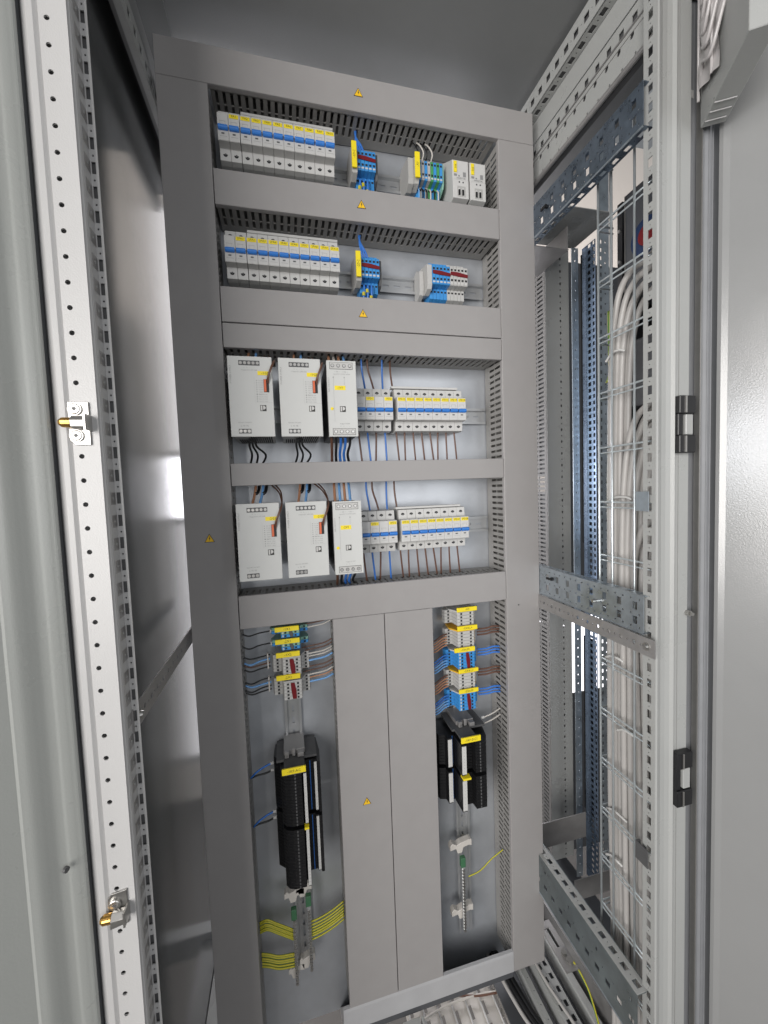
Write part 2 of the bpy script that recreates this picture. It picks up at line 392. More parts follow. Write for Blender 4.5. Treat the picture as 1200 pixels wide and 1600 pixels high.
p.box(-0.022, -0.0120, YF, YR, 1.7425, 1.7460)
p.build('roof_rail', 'paint', fr)
MB().box(-0.0220, -0.0145, YF+0.003, YR, 1.7085, 1.7415).build('rail_shade_backing', 'dark_grey', fr)  # dark filling in place of shade behind the left rail holes
MB().box(-0.040, -0.022, YF, YR, 1.746, 1.8255).build('roof_beam', 'roof', fr)
# rear posts of the frame
p = MB().box(-0.0535, -0.046, 0.30, 0.33, ZB, ZT); p.build('rear_post', 'paint', fr)
# base frame
p = MB()
p.box(-0.0535, 0.95, 0.30, 0.33, -0.16, -0.10)
p.box(-0.0535, 0.95, -0.272, -0.25, -0.16, -0.12)
p.box(-0.052, -0.012, -0.25, 0.30, -0.16, -0.12)
p.build('base_frame', 'paint', fr)

def punched_rail(label, x, ztop, zlip, top_w, low_w, mname='galv', yr=0.30, dots=3, seed=1, low_up=False):
    t = thing('mounting_rail', label, 'rail', (x, 0, zlip), 'punched mounting rails along the right side')
    rnd = random.Random(seed); h = ztop-zlip; Lr = yr+0.252; hh = []; a = 0.006
    k = 0
    while a < Lr-0.02:
        if dots == 3:
            f = 0.55*h/0.06
            hh.append((h*0.10, h*0.10+0.0034, a, a+0.0034, 'c')); hh.append((h*0.44, h*0.44+0.0036, a, a+0.0036, 'c')); hh.append((h*0.84, h*0.84+0.0034, a, a+0.0034, 'c'))
            if k % 2 == 0:
                hh.append((h*0.20, h*0.20+0.0125, a+0.0055, a+0.0140, 'r')); hh.append((h*0.58, h*0.58+0.0125, a+0.0055, a+0.0140, 'r'))
        else:
            hh.append((h*0.30, h*0.30+0.010, a, a+0.011, 'r')); hh.append((h*0.52, h*0.52+0.003, a+0.016, a+0.019, 'c'))
            if k % 3 == 0: hh.append((h*0.70, h*0.70+0.008, a+0.004, a+0.009, 'c'))
        a += 0.0155 if dots == 3 else 0.025; k += 1
    p = MB().perf((x, -0.259, zlip), (0, 0, 1), (0, 1, 0), h, Lr, hh, 0.0015)
    hh = []; a = 0.006
    while a < Lr-0.02:
        hh.append((top_w*0.3, top_w*0.78, a, a+0.0125, 'r')); hh.append((top_w*0.5-0.001, top_w*0.5+0.001, a+0.0175, a+0.0198, 'c')); a += 0.025
    p.perf((x+0.0015, -0.259, ztop-0.0018), (1, 0, 0), (0, 1, 0), top_w, Lr, hh, 0.0015)
    p.perf((x+0.0015, -0.259, zlip+0.0002), (1, 0, 0), (0, 1, 0), low_w, Lr, [(a_[0]*low_w/top_w, a_[1]*low_w/top_w, a_[2], a_[3], a_[4]) for a_ in hh], 0.0015)
    p.build('channel', mname, t)
    if dots == 2:
        MB().perf((x-0.0012, -0.259, ztop+0.0002), (1, 0, 0), (0, 1, 0), top_w, Lr, [(0.007, 0.0165, h_[2], h_[3], 'r') if h_[4] == 'r' else h_ for h_ in hh], 0.0012).build('top_face', 'paint', t)
    p = MB().tube([(x-0.0012, -0.259, zlip), (x-0.0012, yr, zlip)], 0.0016, 6, smooth=0); p.build('edge', 'galv', t)
    return t
up_rail = punched_rail('upper blue grey punched rail below the roof beams at right', 0.700, 1.597, 1.534, 0.014, 0.016, 'galv_dark', seed=2)
mid_rail = punched_rail('middle galvanised punched rail crossing the white cables at half height', 0.702, 0.847, 0.787, 0.015, 0.012, 'galv', seed=3)
low_rail = punched_rail('lowest galvanised rail with pale slotted top edge near the floor', 0.690, 0.188, 0.098, 0.024, 0.012, 'galv_web', dots=2, seed=4)
def toggle(x, y, z, par):
    q = MB().cyl((x-0.001, y, z), (-1, 0, 0), 0.0035, 0.006, 10).box(x-0.009, x-0.006, y-0.004, y+0.012, z-0.0022, z+0.0022); q.build('toggle_clip', 'black', par)
toggle(0.70, -0.045, 1.566, up_rail); toggle(0.702, -0.045, 0.828, mid_rail)
MB().cyl((0.702, -0.165, 0.815), (-1, 0, 0), 0.003, 0.012, 10).build('stud', 'steel', mid_rail)
# flat bars with holes + bolts
def flat_bar(label, x, z0, z1, ya, yb, side):
    t = thing('cross_bar', label, 'bar', (x, 0, z0), 'flat perforated cross bars of the side frames'); hh = []; a = 0.012; k = 0
    while a < (yb-ya)-0.01:
        w = 0.0035 if k % 2 == 0 else 0.0016; zc = (z1-z0)*0.5
        hh.append((zc-w, zc+w, a-w, a+w, 'c')); a += 0.0125; k += 1
    MB().perf((x, ya, z0), (0, 0, 1), (0, 1, 0), z1-z0, yb-ya, hh, 0.002).build('bar', 'galv_dull', t)
    q = MB().cyl((x+side*0.0, ya+0.014, (z0+z1)/2+0.001), (side, 0, 0), 0.0065, 0.003, 16).cyl((x+side*0.003, ya+0.014, (z0+z1)/2+0.001), (side, 0, 0), 0.0045, 0.003, 16, 0.003)
    q.build('bolt', 'steel', t, smooth=False); return t
flat_bar('dull flat bar bolted under the middle rail at right', 0.6985, 0.757, 0.785, -0.282, 0.30, -1)
b = flat_bar('dull flat bar running back along the dark left side panel', -0.0075, 0.757, 0.785, -0.253, 0.30, 1)

# upper-right post bolt
t = MB().cyl((0.7095, -0.262, 1.778), (-1, -0.4, 0), 0.006, 0.006, 14).cyl((0.7035, -0.2645, 1.778), (-1, -0.4, 0), 0.003, 0.004, 10)
tag(t.build('bolt', 'steel'), 'round steel bolt head high on the right perforated post', 'bolt')

# lock catches on left post
def catch(zc, label, flip):
    t = thing('door_catch', label, 'catch', (-0.028, -0.2725, zc), 'door catches on the left post')
    MB().prism([(-0.0375, zc+0.022), (-0.0185, zc+0.022), (-0.0185, zc-0.022), (-0.0325, zc-0.022), (-0.0375, zc-0.017)] if not flip else [(-0.034, zc+0.021), (-0.0185, zc+0.023), (-0.0185, zc-0.016), (-0.0375, zc-0.020), (-0.0375, zc+0.015)], 'y', -0.2760, -0.2738).build('plate', 'steel', t, bevel=0.0005)
    for dz in ((0.0145, -0.0125) if not flip else (0.010,)):
        q = MB().cyl((-0.0305, -0.276, zc+dz), (0, -1, 0), 0.0062, 0.0022, 20).cyl((-0.0305, -0.2782, zc+dz), (0, -1, 0), 0.0055, 0.0006, 20, 0.0045); o = q.build('screw', 'steel', t)
        st = []
        for i in range(12):
            a = 2*math.pi*i/12; rr = 0.0026 if i % 2 == 0 else 0.0015; st.append((-0.0305+rr*math.cos(a), zc+dz+rr*math.sin(a)))
        MB().prism(st, 'y', -0.27895, -0.2785).build('star_recess', 'dark_grey', o)
    q = MB().cyl((-0.0315, -0.282, zc+0.000), (1, 0, 0), 0.0068, 0.0145, 6); q.build('hex_nut', 'steel', t, bevel=0.0004)
    q = MB().cyl((-0.0320, -0.282, zc+0.000), (-1, 0, 0), 0.0052, 0.008, 18, 0.0050).cyl((-0.0400, -0.282, zc), (-1, 0, 0), 0.0050, 0.003, 18, 0.0028); q.build('brass_pin', 'brass', t, smooth=False)
    MB().box(-0.0190, -0.0172, -0.289, -0.2738, zc-0.008, zc+0.008).build('side_tab', 'steel', t)
catch(1.105, 'upper door catch with brass pin and two star screws on white post', False)
catch(0.572, 'lower door catch with brass pin and one star screw on white post', True)

# doors
def door_profile(pts, H, e, n):
    return [(H[0]+s_*e[0]+t_*n[0], H[1]+s_*e[1]+t_*n[1]) for s_, t_ in pts]
dl = subthing('door', (-0.062, -0.28, ZB), cabinet)
e = (-0.75, -0.6614); n = (0.6614, -0.75)
pts = [(0.0, -0.004), (0.0005, 0.0035), (0.006, 0.0040), (0.012, 0.0032), (0.016, 0.0020), (0.022, 0.0014), (0.028, 0.0020), (0.034, 0.0028), (0.040, 0.0030), (0.048, 0.0018), (0.060, 0.0008), (0.30, 0.0)]
fp = []
for i in range(len(pts)-2):
    p0 = pts[max(i-1, 0)]; p1 = pts[i]; p2 = pts[i+1]; p3 = pts[i+2]
    for k in range(5):
        u = k/5; fp.append(tuple(0.5*((2*p1[d])+(-p0[d]+p2[d])*u+(2*p0[d]-5*p1[d]+4*p2[d]-p3[d])*u*u+(-p0[d]+3*p1[d]-3*p2[d]+p3[d])*u**3) for d in (0, 1)))
fp += pts[-2:]
MB().sheet(door_profile(fp, (-0.0556, -0.2755), e, n), ZB, ZT, 0.0015).build('panel', 'door', dl, smooth=False)
MB().box(-0.062, -0.0550, -0.272, -0.25, ZB, ZT).build('gap_seal', 'rubber', dl)
MB().cyl((-0.0655, -0.293, 0.648), (0.907, -0.42, 0), 0.003, 0.0030, 8).build('plug', 'dark_grey', dl)

dr = subthing('door', (0.815, -0.28, ZB), cabinet)
HR = (0.8150, -0.279); e = (0.45, -0.893); n = (-0.893, -0.45)
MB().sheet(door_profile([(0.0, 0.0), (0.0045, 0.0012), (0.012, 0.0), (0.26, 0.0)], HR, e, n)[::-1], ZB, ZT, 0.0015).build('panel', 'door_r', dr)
q = MB()
xs = [0.7868, 0.7885, 0.7905, 0.7930, 0.7960, 0.7995, 0.8015, 0.8035, 0.8070, 0.8090, 0.8110, 0.8135]
ys = [-0.272, -0.2755, -0.270, -0.2735, -0.2715, -0.2745, -0.2700, -0.2738, -0.2738, -0.2690, -0.2735, -0.272]
q.sheet(list(zip(xs, ys)), ZB, ZT, 0.0012); q.box(0.7850, 0.8650, -0.2640, -0.2560, ZB, ZT); q.build('edge_seal', 'rubber', dr)
MB().box(0.7850, 0.7868, -0.2765, -0.268, ZB, ZT).build('bright_trim', 'steel', dr)
# pocket on the right door
e = (-0.55, -0.835); n = (-0.835, 0.55)
def dp(s_, t_): return (HR[0]+s_*e[0]+t_*n[0], HR[1]+s_*e[1]+t_*n[1])
pk = thing('door_pocket', 'pale box shelf fixed high on the right door', 'shelf', (HR[0], HR[1], 1.52))
poly = [dp(0.018, 0.0005), dp(0.018, 0.030), dp(0.15, 0.030), dp(0.15, 0.0005)]
zb0 = 1.528
q = MB(); n0 = len(q.v)
for zz in (zb0, zb0+0.42):
    for pp_ in poly: q.v.append((*pp_, zz))
for f_ in ((0,1,2,3),(7,6,5,4),(0,4,5,1),(1,5,6,2),(2,6,7,3),(3,7,4,0)): q._f(*f_)
q.build('shelf_body', 'paint', pk, bevel=0.0008)
q = MB()
for sv in (0.03, 0.045, 0.06): 
    a = dp(sv, 0.004); b_ = dp(sv+0.001, 0.029); q.tube([(a[0], a[1], zb0-0.0012), (b_[0], b_[1], zb0-0.0012)], 0.0008, 6, smooth=0)
q.build('end_ribs', 'paint_white', pk)
bagp = MB()
for k in range(6):
    z0_ = zb0+0.05+k*0.028; pts_ = []
    for j in range(9):
        tt = j/8; a = dp(0.03+0.07*tt, 0.034+0.006*math.sin(tt*math.pi)); pts_.append((a[0], a[1], z0_+0.03*tt**2+0.012*math.sin(tt*7+k)))
    bagp.tube(pts_, 0.0022, 8)
n0 = len(bagp.v); NU, NV = 14, 16
for iv in range(NV+1):
    for iu in range(NU+1):
        uu = iu/NU; vv = iv/NV; a = dp(0.022+0.062*uu, 0.0325+0.004*math.sin(uu*9+vv*5)*math.sin(vv*11+uu*3)+0.004*math.sin(math.pi*uu))
        bagp.v.append((a[0], a[1], zb0+0.045+0.215*vv-0.02*uu))
for iv in range(NV):
    for iu in range(NU):
        q0 = n0+iv*(NU+1)+iu; bagp._f(q0, q0+1, q0+NU+2, q0+NU+1)
for j in (0.028, 0.07):
    a = dp(j, 0.036); bagp.tube([(a[0], a[1], zb0+0.03), (a[0], a[1], zb0+0.25)], 0.0018, 8, smooth=0)
tag(bagp.build('film_wrap', 'film', smooth=True), 'milky plastic wrapped bundle on the face of the door pocket', 'wrapping')
hk = MB(); a = dp(0.0, 0.033); hk.box(a[0]-0.008, a[0]+0.004, a[1]-0.003, a[1]+0.003, zb0+0.055, zb0+0.066)
a = dp(0.012, 0.033); hk.box(a[0]-0.007, a[0]+0.004, a[1]-0.003, a[1]+0.003, zb0+0.185, zb0+0.195); hk.build('hook', 'paint_white', pk)

# black hinge blocks on the right post trim
for i, (z0_, z1_, lb) in enumerate(((1.064, 1.148, 'black hinge clamp on right trim above mid height'), (0.512, 0.599, 'black hinge clamp on right trim below the bar end'))):
    t = thing('hinge_clamp', lb, 'hinge', (0.753, -0.275, z0_), 'black hinge clamps on the right post')
    q = MB().box(0.7425, 0.7725, -0.281, -0.2705, z1_-0.026, z1_).box(0.7425, 0.7725, -0.281, -0.2705, z0_, z0_+0.026).box(0.7425, 0.7520, -0.2785, -0.2705, z0_+0.026, z1_-0.026); q.build('body', 'black', t, bevel=0.001)
    MB().box(0.7520, 0.7548, -0.2822, -0.2811, z1_-0.025, z1_-0.001).box(0.7520, 0.7548, -0.2822, -0.2811, z0_+0.001, z0_+0.025).build('pin', 'steel', t)
    MB().box(0.7565, 0.7700, -0.279, -0.2705, z0_+0.027, z1_-0.027).build('hinge_knuckle', 'paint', t, bevel=0.001)
tag(MB().cyl((0.7715, -0.270, 0.817), (0, -1, 0), 0.0045, 0.006, 12).cyl((0.7715, -0.276, 0.817), (0, -1, 0), 0.003, 0.004, 6).build('screw', 'steel'), 'small bright screw on the right trim channel', 'screw')
for z0_, m_, lb in ((0.978, 'galv', 'pale metal clip hooked on the right perforated post'), (0.408, 'dark_grey', 'dark angled clip hooked low on the right perforated post')):
    q = MB().box(0.7020, 0.7035, -0.2655, -0.243, z0_, z0_+0.030).box(0.7035, 0.7098, -0.246, -0.243, z0_, z0_+0.030); tag(q.build('post_clip', m_), lb, 'clip', 'clips on the right perforated post')

# ------------------------------------------------------------------ mounting plate
mp = thing('mounting_plate', 'galvanised back plate carrying rails and grey ducts', 'plate', (0.35, 0.08, -0.13))
MB().box(0.0, 0.70, 0.0800, 0.0830, -0.1300, 1.79).build('sheet', 'plate', mp)
q = MB().prism([(0.0795, -0.1285), (0.0795, -0.1262), (0.006, -0.0240), (0.000, -0.0245), (-0.001, -0.030), (-0.001, -0.0720), (0.003, -0.0755), (0.0795, -0.1340)], 'x', 0.235, 0.620)
q.build('bottom_lip', 'lip', mp)
MB().box(0.235, 0.620, 0.002, 0.010, -0.0885, -0.0765).build('lip_shade_strip', 'dark_metal', mp)  # dark strip painted for the shaded underside of the lip
for xx in (0.07, 0.635): MB().cyl((xx, 0.0795, -0.0), (0, -1, 0), 0.005, 0.003, 6).build('bolt', 'steel', mp)

# ------------------------------------------------------------------ cable ducts
def slots(L, ph=0.006):
    out = []; a = ph
    while a+0.005 < L-0.003:
        out.append((0.0045, 0.0285, a, a+0.0052, 'r')); out.append((0.0300, 0.0500, a, a+0.0052, 'r')); a += 0.0125
    return out
def sticker(par, x, z, s=0.0142, y=-0.0005):
    k = s
    o = MB().prism([(x-k*0.60, z-k*0.5), (x+k*0.60, z-k*0.5), (x, z+k*0.56)], 'y', y, y+0.0004).build('warning_sticker', 'ink', par)
    MB().prism([(x-k*0.50, z-k*0.44), (x+k*0.50, z-k*0.44), (x, z+k*0.44)], 'y', y-0.0003, y+0.0001).build('yellow_field', 'sticker', o)
    MB().prism([(x+k*0.02, z+k*0.25), (x-k*0.09, z-k*0.05), (x+k*0.0, z-k*0.05), (x-k*0.03, z-k*0.34), (x+k*0.11, z+k*0.02), (x+k*0.02, z+k*0.02), (x+k*0.07, z+k*0.25)], 'y', y-0.0005, y-0.0001).build('lightning_mark', 'ink', o)
def hduct(x0, x1, z0, z1, label, st=None, cx=None):
    t = thing('cable_duct', label, 'cable duct', ((x0+x1)/2, 0.08, z0), 'horizontal grey cable ducts'); Ld = x1-x0-0.004
    q = MB()
    q.perf((x0+0.002, 0.008, z1-0.0035), (0, 1, 0), (1, 0, 0), 0.0695, Ld, slots(Ld), 0.0018)
    q.perf((x0+0.002, 0.008, z0+0.0035), (0, 1, 0), (1, 0, 0), 0.0695, Ld, slots(Ld), 0.0018)
    q.box(x0+0.002, x1-0.002, 0.0760, 0.0792, z0+0.004, z1-0.004)
    q.build('channel', 'pvc_in', t)
    cx = cx or (x0, x1)
    c = MB().box(cx[0]+0.0004, cx[1]-0.0004, 0.0, 0.0016, z0, z1).box(cx[0]+0.0004, cx[1]-0.0004, 0.0016, 0.010, z0, z0+0.0012).box(cx[0]+0.0004, cx[1]-0.0004, 0.0016, 0.010, z1-0.0012, z1)
    o = c.build('cover', 'pvc', t, bevel=0.0006)
    if st: sticker(o, *st)
    return t
def vduct(x0, x1, z0, z1, label, st=None, right_slots=True, left_slots=True):
    t = thing('cable_duct', label, 'cable duct', ((x0+x1)/2, 0.08, z0), 'vertical grey cable ducts'); Ld = z1-z0-0.004
    q = MB()
    q.perf((x1-0.0035, 0.008, z0+0.002), (0, 1, 0), (0, 0, 1), 0.0695, Ld, slots(Ld), 0.0018)
    q.perf((x0+0.0017, 0.008, z0+0.002), (0, 1, 0), (0, 0, 1), 0.0695, Ld, slots(Ld), 0.0018)
    q.box(x0+0.004, x1-0.004, 0.0760, 0.0792, z0+0.002, z1-0.002)
    q.build('channel', 'pvc_in', t)
    c = MB().box(x0, x1, 0.0, 0.0016, z0, z1).box(x0, x0+0.0012, 0.0016, 0.010, z0, z1).box(x1-0.0012, x1, 0.0016, 0.010, z0, z1)
    o = c.build('cover', 'pvc', t, bevel=0.0006)
    if st: sticker(o, *st)
    return t
hduct(0.0805, 0.6195, 1.7173, 1.7784, 'topmost grey horizontal duct above the first row of breakers', (0.338, 1.7505), cx=(0.0, 0.70))
hduct(0.0805, 0.6195, 1.5231, 1.5818, 'grey horizontal duct between the two upper rows of breakers', (0.336, 1.554))
hduct(0.0805, 0.6195, 1.3272, 1.3871, 'grey horizontal duct with warning sticker under the second row', (0.331, 1.357))
hduct(0.0805, 0.6195, 1.2835, 1.3252, 'narrow grey duct directly above the upper power supplies')
hduct(0.0805, 0.6195, 1.0413, 1.0813, 'narrow grey duct between the two rows of power supplies')
hduct(0.0805, 0.6195, 0.7813, 0.8421, 'grey horizontal duct under the lower power supplies')
lv = vduct(0.0, 0.0795, -0.190, 1.7168, 'tall left vertical duct with a warning sticker at mid height', (0.039, 0.951))
rv = vduct(0.6205, 0.70, -0.0735, 1.7168, 'tall right vertical duct beside the white cables')
vduct(0.2489, 0.3498, -0.0610, 0.7808, 'left one of the two wide middle ducts with a warning sticker', (0.3005, 0.405))
vduct(0.3515, 0.4514, -0.0610, 0.7808, 'right one of the two wide middle ducts, without a sticker')
MB().cyl((0.648, -0.0002, 0.767), (0, -1, 0), 0.0016, 0.0008, 8).build('rivet', 'dark_grey', rv)

# ------------------------------------------------------------------ rails
def hrail(x0, x1, zc, label, w=0.0335):
    t = thing('din_rail', label, 'rail', ((x0+x1)/2, 0.08, zc), 'horizontal mounting rails'); hh = []; a = 0.006
    while a < x1-x0-0.02: hh.append((0.0100, 0.0140, a, a+0.013, 'r')); a += 0.025
    q = MB(); q.perf((x0, 0.0780, zc-0.012), (0, 0, 1), (1, 0, 0), 0.024, x1-x0, hh, 0.001)
    for s_ in (-1, 1):
        q.box(x0, x1, 0.0708, 0.0785, zc+s_*0.0125-0.0006, zc+s_*0.0125+0.0006); a_, b_ = sorted((zc+s_*0.0119, zc+s_*w/2)); q.box(x0, x1, 0.0697, 0.0708, a_, b_)
    q.build('rail', 'rail', t)
    MB().cyl((x1-0.045, 0.0775, zc-0.001), (0, -1, 0), 0.004, 0.003, 12).build('screw', 'steel', t)
    return t
def vrail(xc, z0, z1, label):
    t = thing('din_rail', label, 'rail', (xc, 0.08, z0), 'vertical mounting rails'); hh = []; a = 0.006
    while a < z1-z0-0.02: hh.append((0.0102, 0.0142, a, a+0.013, 'r')); a += 0.025
    q = MB(); q.perf((xc-0.012, 0.0780, z0), (1, 0, 0), (0, 0, 1), 0.024, z1-z0, hh, 0.001)
    for s_ in (-1, 1):
        q.box(xc+s_*0.0125-0.0006, xc+s_*0.0125+0.0006, 0.0708, 0.0785, z0, z1); a_, b_ = sorted((xc+s_*0.0119, xc+s_*0.0168)); q.box(a_, b_, 0.0697, 0.0708, z0, z1)
    q.build('rail', 'rail', t)
    for zz in (z0+0.235, z0+0.50): MB().cyl((xc, 0.0775, zz), (0, -1, 0), 0.005, 0.003, 12).build('screw', 'steel', t)
hrail(0.085, 0.615, 1.652, 'steel rail carrying the topmost row of breakers and terminals')
hrail(0.085, 0.615, 1.4515, 'steel rail carrying the second row with ten blue and grey terminals')
hrail(0.085, 0.617, 1.181, 'steel rail behind the upper power supplies', 0.0345)
hrail(0.085, 0.617, 0.9395, 'steel rail behind the lower power supplies', 0.0345)
vrail(0.1655, 0.015, 0.775, 'vertical steel rail in the lower left compartment')
vrail(0.5375, -0.030, 0.770, 'vertical steel rail in the lower right compartment')

# ------------------------------------------------------------------ breakers
def breaker_proto(zc=0, x=0):
    t = thing('circuit_breaker', '', 'circuit breaker', (x, 0.075, zc)); w = 0.0177
    poly = [(0.0745, zc-0.041), (0.030, zc-0.0425), (0.020, zc-0.0410), (0.018, zc-0.0226), (0.0012, zc-0.0226), (0.0, zc-0.0214), (0.0, zc+0.0214), (0.0012, zc+0.0226), (0.018, zc+0.0226), (0.020, zc+0.0410), (0.030, zc+0.0425), (0.0745, zc+0.041)]
    MB().prism(poly, 'x', x, x+w).build('body', 'white', t, bevel=0.0004)
    MB().prism([(0.001, zc+0.0006), (-0.0035, zc+0.0003), (-0.0060, zc-0.0014), (-0.0061, zc-0.0042), (-0.0035, zc-0.0074), (0.001, zc-0.0074)], 'x', x+0.0009, x+w-0.0009).build('lever', 'blue', t, bevel=0.0012, seg=2)
    MB().box(x+0.0060, x+0.0108, -0.0004, 0.0002, zc-0.0128, zc-0.0106).build('status_window', 'dark_grey', t)
    q = MB()
    for k, (a, b) in enumerate(((0.003, 0.0135), (0.003, 0.015))): q.box(x+a, x+b, -0.0002, 0.0002, zc+0.0085-k*0.0245-0.0003, zc+0.0085-k*0.0245)
    q.box(x+0.0042, x+0.0044, -0.0002, 0.0002, zc+0.004, zc+0.0078).box(x+0.0125, x+0.0127, -0.0002, 0.0002, zc+0.004, zc+0.0078)
    q.build('print', 'grey_ink', t)
    for s_ in (-1, 1):
        o = MB().cyl((x+w/2, 0.0198, zc+s_*0.0312), (0, -1, 0), 0.0038, 0.0009, 16).build('terminal_screw', 'hole', t)
        MB().cyl((x+w/2+0.0003, 0.0189, zc+s_*0.0312), (0, -1, 0), 0.0017, 0.0002, 10).build('screw_head', 'dark_grey', o)
    return t
bproto = None
def breaker(x, zc, label, grp, text=None):
    global bproto
    if bproto is None: bproto = breaker_proto(); bproto['_p'] = 1
    t = dup(bproto, (x, 0.075, zc), label); t['group'] = grp
    if '_p' in t: del t['_p']
    if text:
        o = MB().box(x+0.0012, x+0.0165, -0.0007, 0.0002, zc+0.0142, zc+0.0206).build('yellow_label', 'yellow', t, bevel=0.0003)
        MB().text(text, 0.0052, x+0.0090, -0.0009, zc+0.0174).build('lettering', 'ink', o)
    return t
for row, zc, nm in ((0, 1.652, 'top'), (1, 1.4515, 'second')):
    for i in range(11):
        x = 0.0917+i*0.0181+(0.0 if i < 2 else 0.0006)
        lb = f'white breaker in the {nm} row, ' + ('leftmost, without a yellow label' if i == 0 else f'with yellow label reading {"" if row == 0 else "2"}FA{i}')
        breaker(x, zc, lb, 'single pole breakers in the two upper rows', None if i == 0 else f'{"" if row == 0 else "2"}FA{i}')
    q = MB().box(0.1290, 0.2915, 0.0215, 0.034, zc+0.0428, zc+0.0475)
    tag(q.build('busbar', 'white2', bevel=0.0004), f'long white busbar strip along the top edge of the {nm} row of breakers', 'busbar', 'white busbar strips')
for row, zc, nm, pre in ((0, 1.182, 'upper', '1'), (1, 0.942, 'lower', '2')):
    for i in range(4):
        lb = f'breaker {ORD[i]} from left of four beside the {nm} slim module' + ('' if i % 2 else ', without label')
        breaker(0.3112+i*0.0181, zc, lb, 'breakers beside the slim modules', f'{pre}FD{i//2+1}' if i % 2 else None)
    for i in range(8):
        breaker(0.3920+i*0.0181, zc, f'breaker {ORD[i]} from left of the eight in the {nm} long group, label {pre}FD{i+1}{i+1}'[:90], 'breakers in the long groups of eight', f'{pre}FD{row*2+1}{i+1}')
    q = MB().box(0.3865, 0.5275, 0.019, 0.034, zc+0.0428, zc+0.0470)
    tag(q.build('busbar', 'white', bevel=0.0004), f'white busbar cover above the {nm} group of eight breakers', 'busbar', 'white busbar strips')
    tag(MB().box(0.5368, 0.5395, 0.040, 0.070, zc-0.010, zc+0.006).build('end_clip', 'white'), f'tiny white end clip right of the {nm} group of eight', 'clip')
for o in [bproto]+[c for c in bproto.children_recursive]: bpy.data.objects.remove(o)

# ------------------------------------------------------------------ power supplies
def screw_strip(par, x0, x1, z0, z1, y, n_, frame='dark_grey', sc='steel', rr=None):
    o = MB().box(x0, x1, y-0.0004, y+0.0002, z0, z1).build('terminal_strip', frame, par)
    dx = (x1-x0)/n_; rr = rr or dx*0.36
    for i in range(n_):
        MB().cyl((x0+dx*(i+0.5), y-0.0004, (z0+z1)/2), (0, -1, 0), rr, 0.0008, 12).build('screw', sc, o)
    return o
def logo(par, x, z, s, y):
    o = MB().box(x, x+s, y-0.0003, y+0.0001, z-s, z).build('logo', 'ink', par)
    pts = [(x+s*0.47+0.43*s*math.cos(a)*1.0, z-s*0.42+0.33*s*math.sin(a)) for a in [R(d) for d in range(-90, 91, 20)]]
    MB().prism(pts, 'y', y-0.0005, y-0.0002).build('white_half_round', 'white', o)
    MB().box(x+s*0.10, x+s*0.36, y-0.0005, y-0.0002, z-s*0.90, z-s*0.09).build('white_bar', 'white', o)
def psu(x, zt, label, text):
    w = 0.0708; h = 0.1325; y = -0.045
    t = thing('power_supply', label, 'power supply', (x+w/2, 0.075, zt-h), 'wide grey power supplies')
    MB().box(x+0.002, x+w-0.002, y+0.0012, 0.066, zt-h+0.002, zt-0.002).build('housing', 'grey_pl', t)
    MB().box(x, x+w, y, y+0.0014, zt-h, zt).box(x, x+0.0012, y+0.0014, y+0.012, zt-h, zt).box(x+w-0.0012, x+w, y+0.0014, y+0.012, zt-h, zt).build('front_cover', 'psu', t, bevel=0.0006)
    q = MB()
    for i in range(16):
        for j in range(9):
            xx = x+0.007+i*0.0037; yy = -0.034+j*0.0105
            if i < 6 and j < 4: continue
            q.box(xx, xx+0.0020, yy, yy+0.0065, zt-h+0.0014, zt-h+0.0022)
    o = q.build('vent_openings', 'hole', t)
    screw_strip(t, x+0.0175, x+0.0510, zt-0.0150, zt-0.0070, y, 5, rr=0.0025)
    screw_strip(t, x+0.0125, x+0.0325, zt-h+0.0052, zt-h+0.0130, y, 3, rr=0.0027)
    o = MB().box(x+0.0560, x+0.0645, y-0.0008, y+0.0002, zt-0.0585, zt-0.0370).build('signal_connector', 'black', t)
    MB().box(x+0.0565, x+0.0603, y-0.0022, y-0.0006, zt-0.0580, zt-0.0375).build('orange_levers', 'orange', o, bevel=0.0004)
    o = MB().box(x+0.0470, x+0.0660, y-0.0004, y+0.0002, zt-0.0305, zt-0.0238).build('yellow_label', 'yellow', t)
    MB().text(text, 0.0058, x+0.059, y-0.0006, zt-0.0272).build('lettering', 'ink', o)
    logo(t, x+0.0485, zt-0.0800, 0.0100, y)
    q = MB(); yy = y-0.0002
    q.text('POWER SUPPLY', 0.0042, x+0.0040, yy, zt-0.030, R(90))
    q.text('Output DC 24V 20A', 0.0030, x+0.034, yy, zt-0.0225)
    q.text('Input AC 100-240V', 0.0027, x+0.0230, yy, zt-h+0.0235)
    q.text('L  N  PE', 0.0036, x+0.0225, yy, zt-h+0.0180)
    q.text('+   +   -   -   -', 0.0032, x+0.034, yy, zt-0.0185)
    for i, s_ in enumerate(('DC OK', 'P>100%', 'P>75%', 'P>50%', 'Boost', 'Signal', 'Remote')):
        q.text(s_, 0.0023, x+0.0515, yy, zt-0.0395-i*0.0037)
        q.box(x+0.0440, x+0.0456, yy, yy+0.0001, zt-0.0400-i*0.0037, zt-0.0389-i*0.0037)
    for i in range(4):
        q.text('Out 13   SGnd' if i % 2 else 'Rem   DC OK', 0.0023, x+0.0545, yy, zt-0.0625-i*0.0037)
        q.box(x+0.0440, x+0.0458, yy, yy+0.0001, zt-0.0631-i*0.0037, zt-0.0618-i*0.0037)
    q.build('print', 'grey_ink', t)
    q = MB()
    for a in ((x+0.0410, x+0.0412, zt-0.0755, zt-0.0330), (x+0.0410, x+0.0690, zt-0.0757, zt-0.0755)): q.box(a[0], a[1], yy, yy+0.0001, a[2], a[3])
    q.build('outline', 'grey_pl', t)
    return t
psu(0.0905, 1.2548, 'upper row wide power supply at the left', '-1G1')
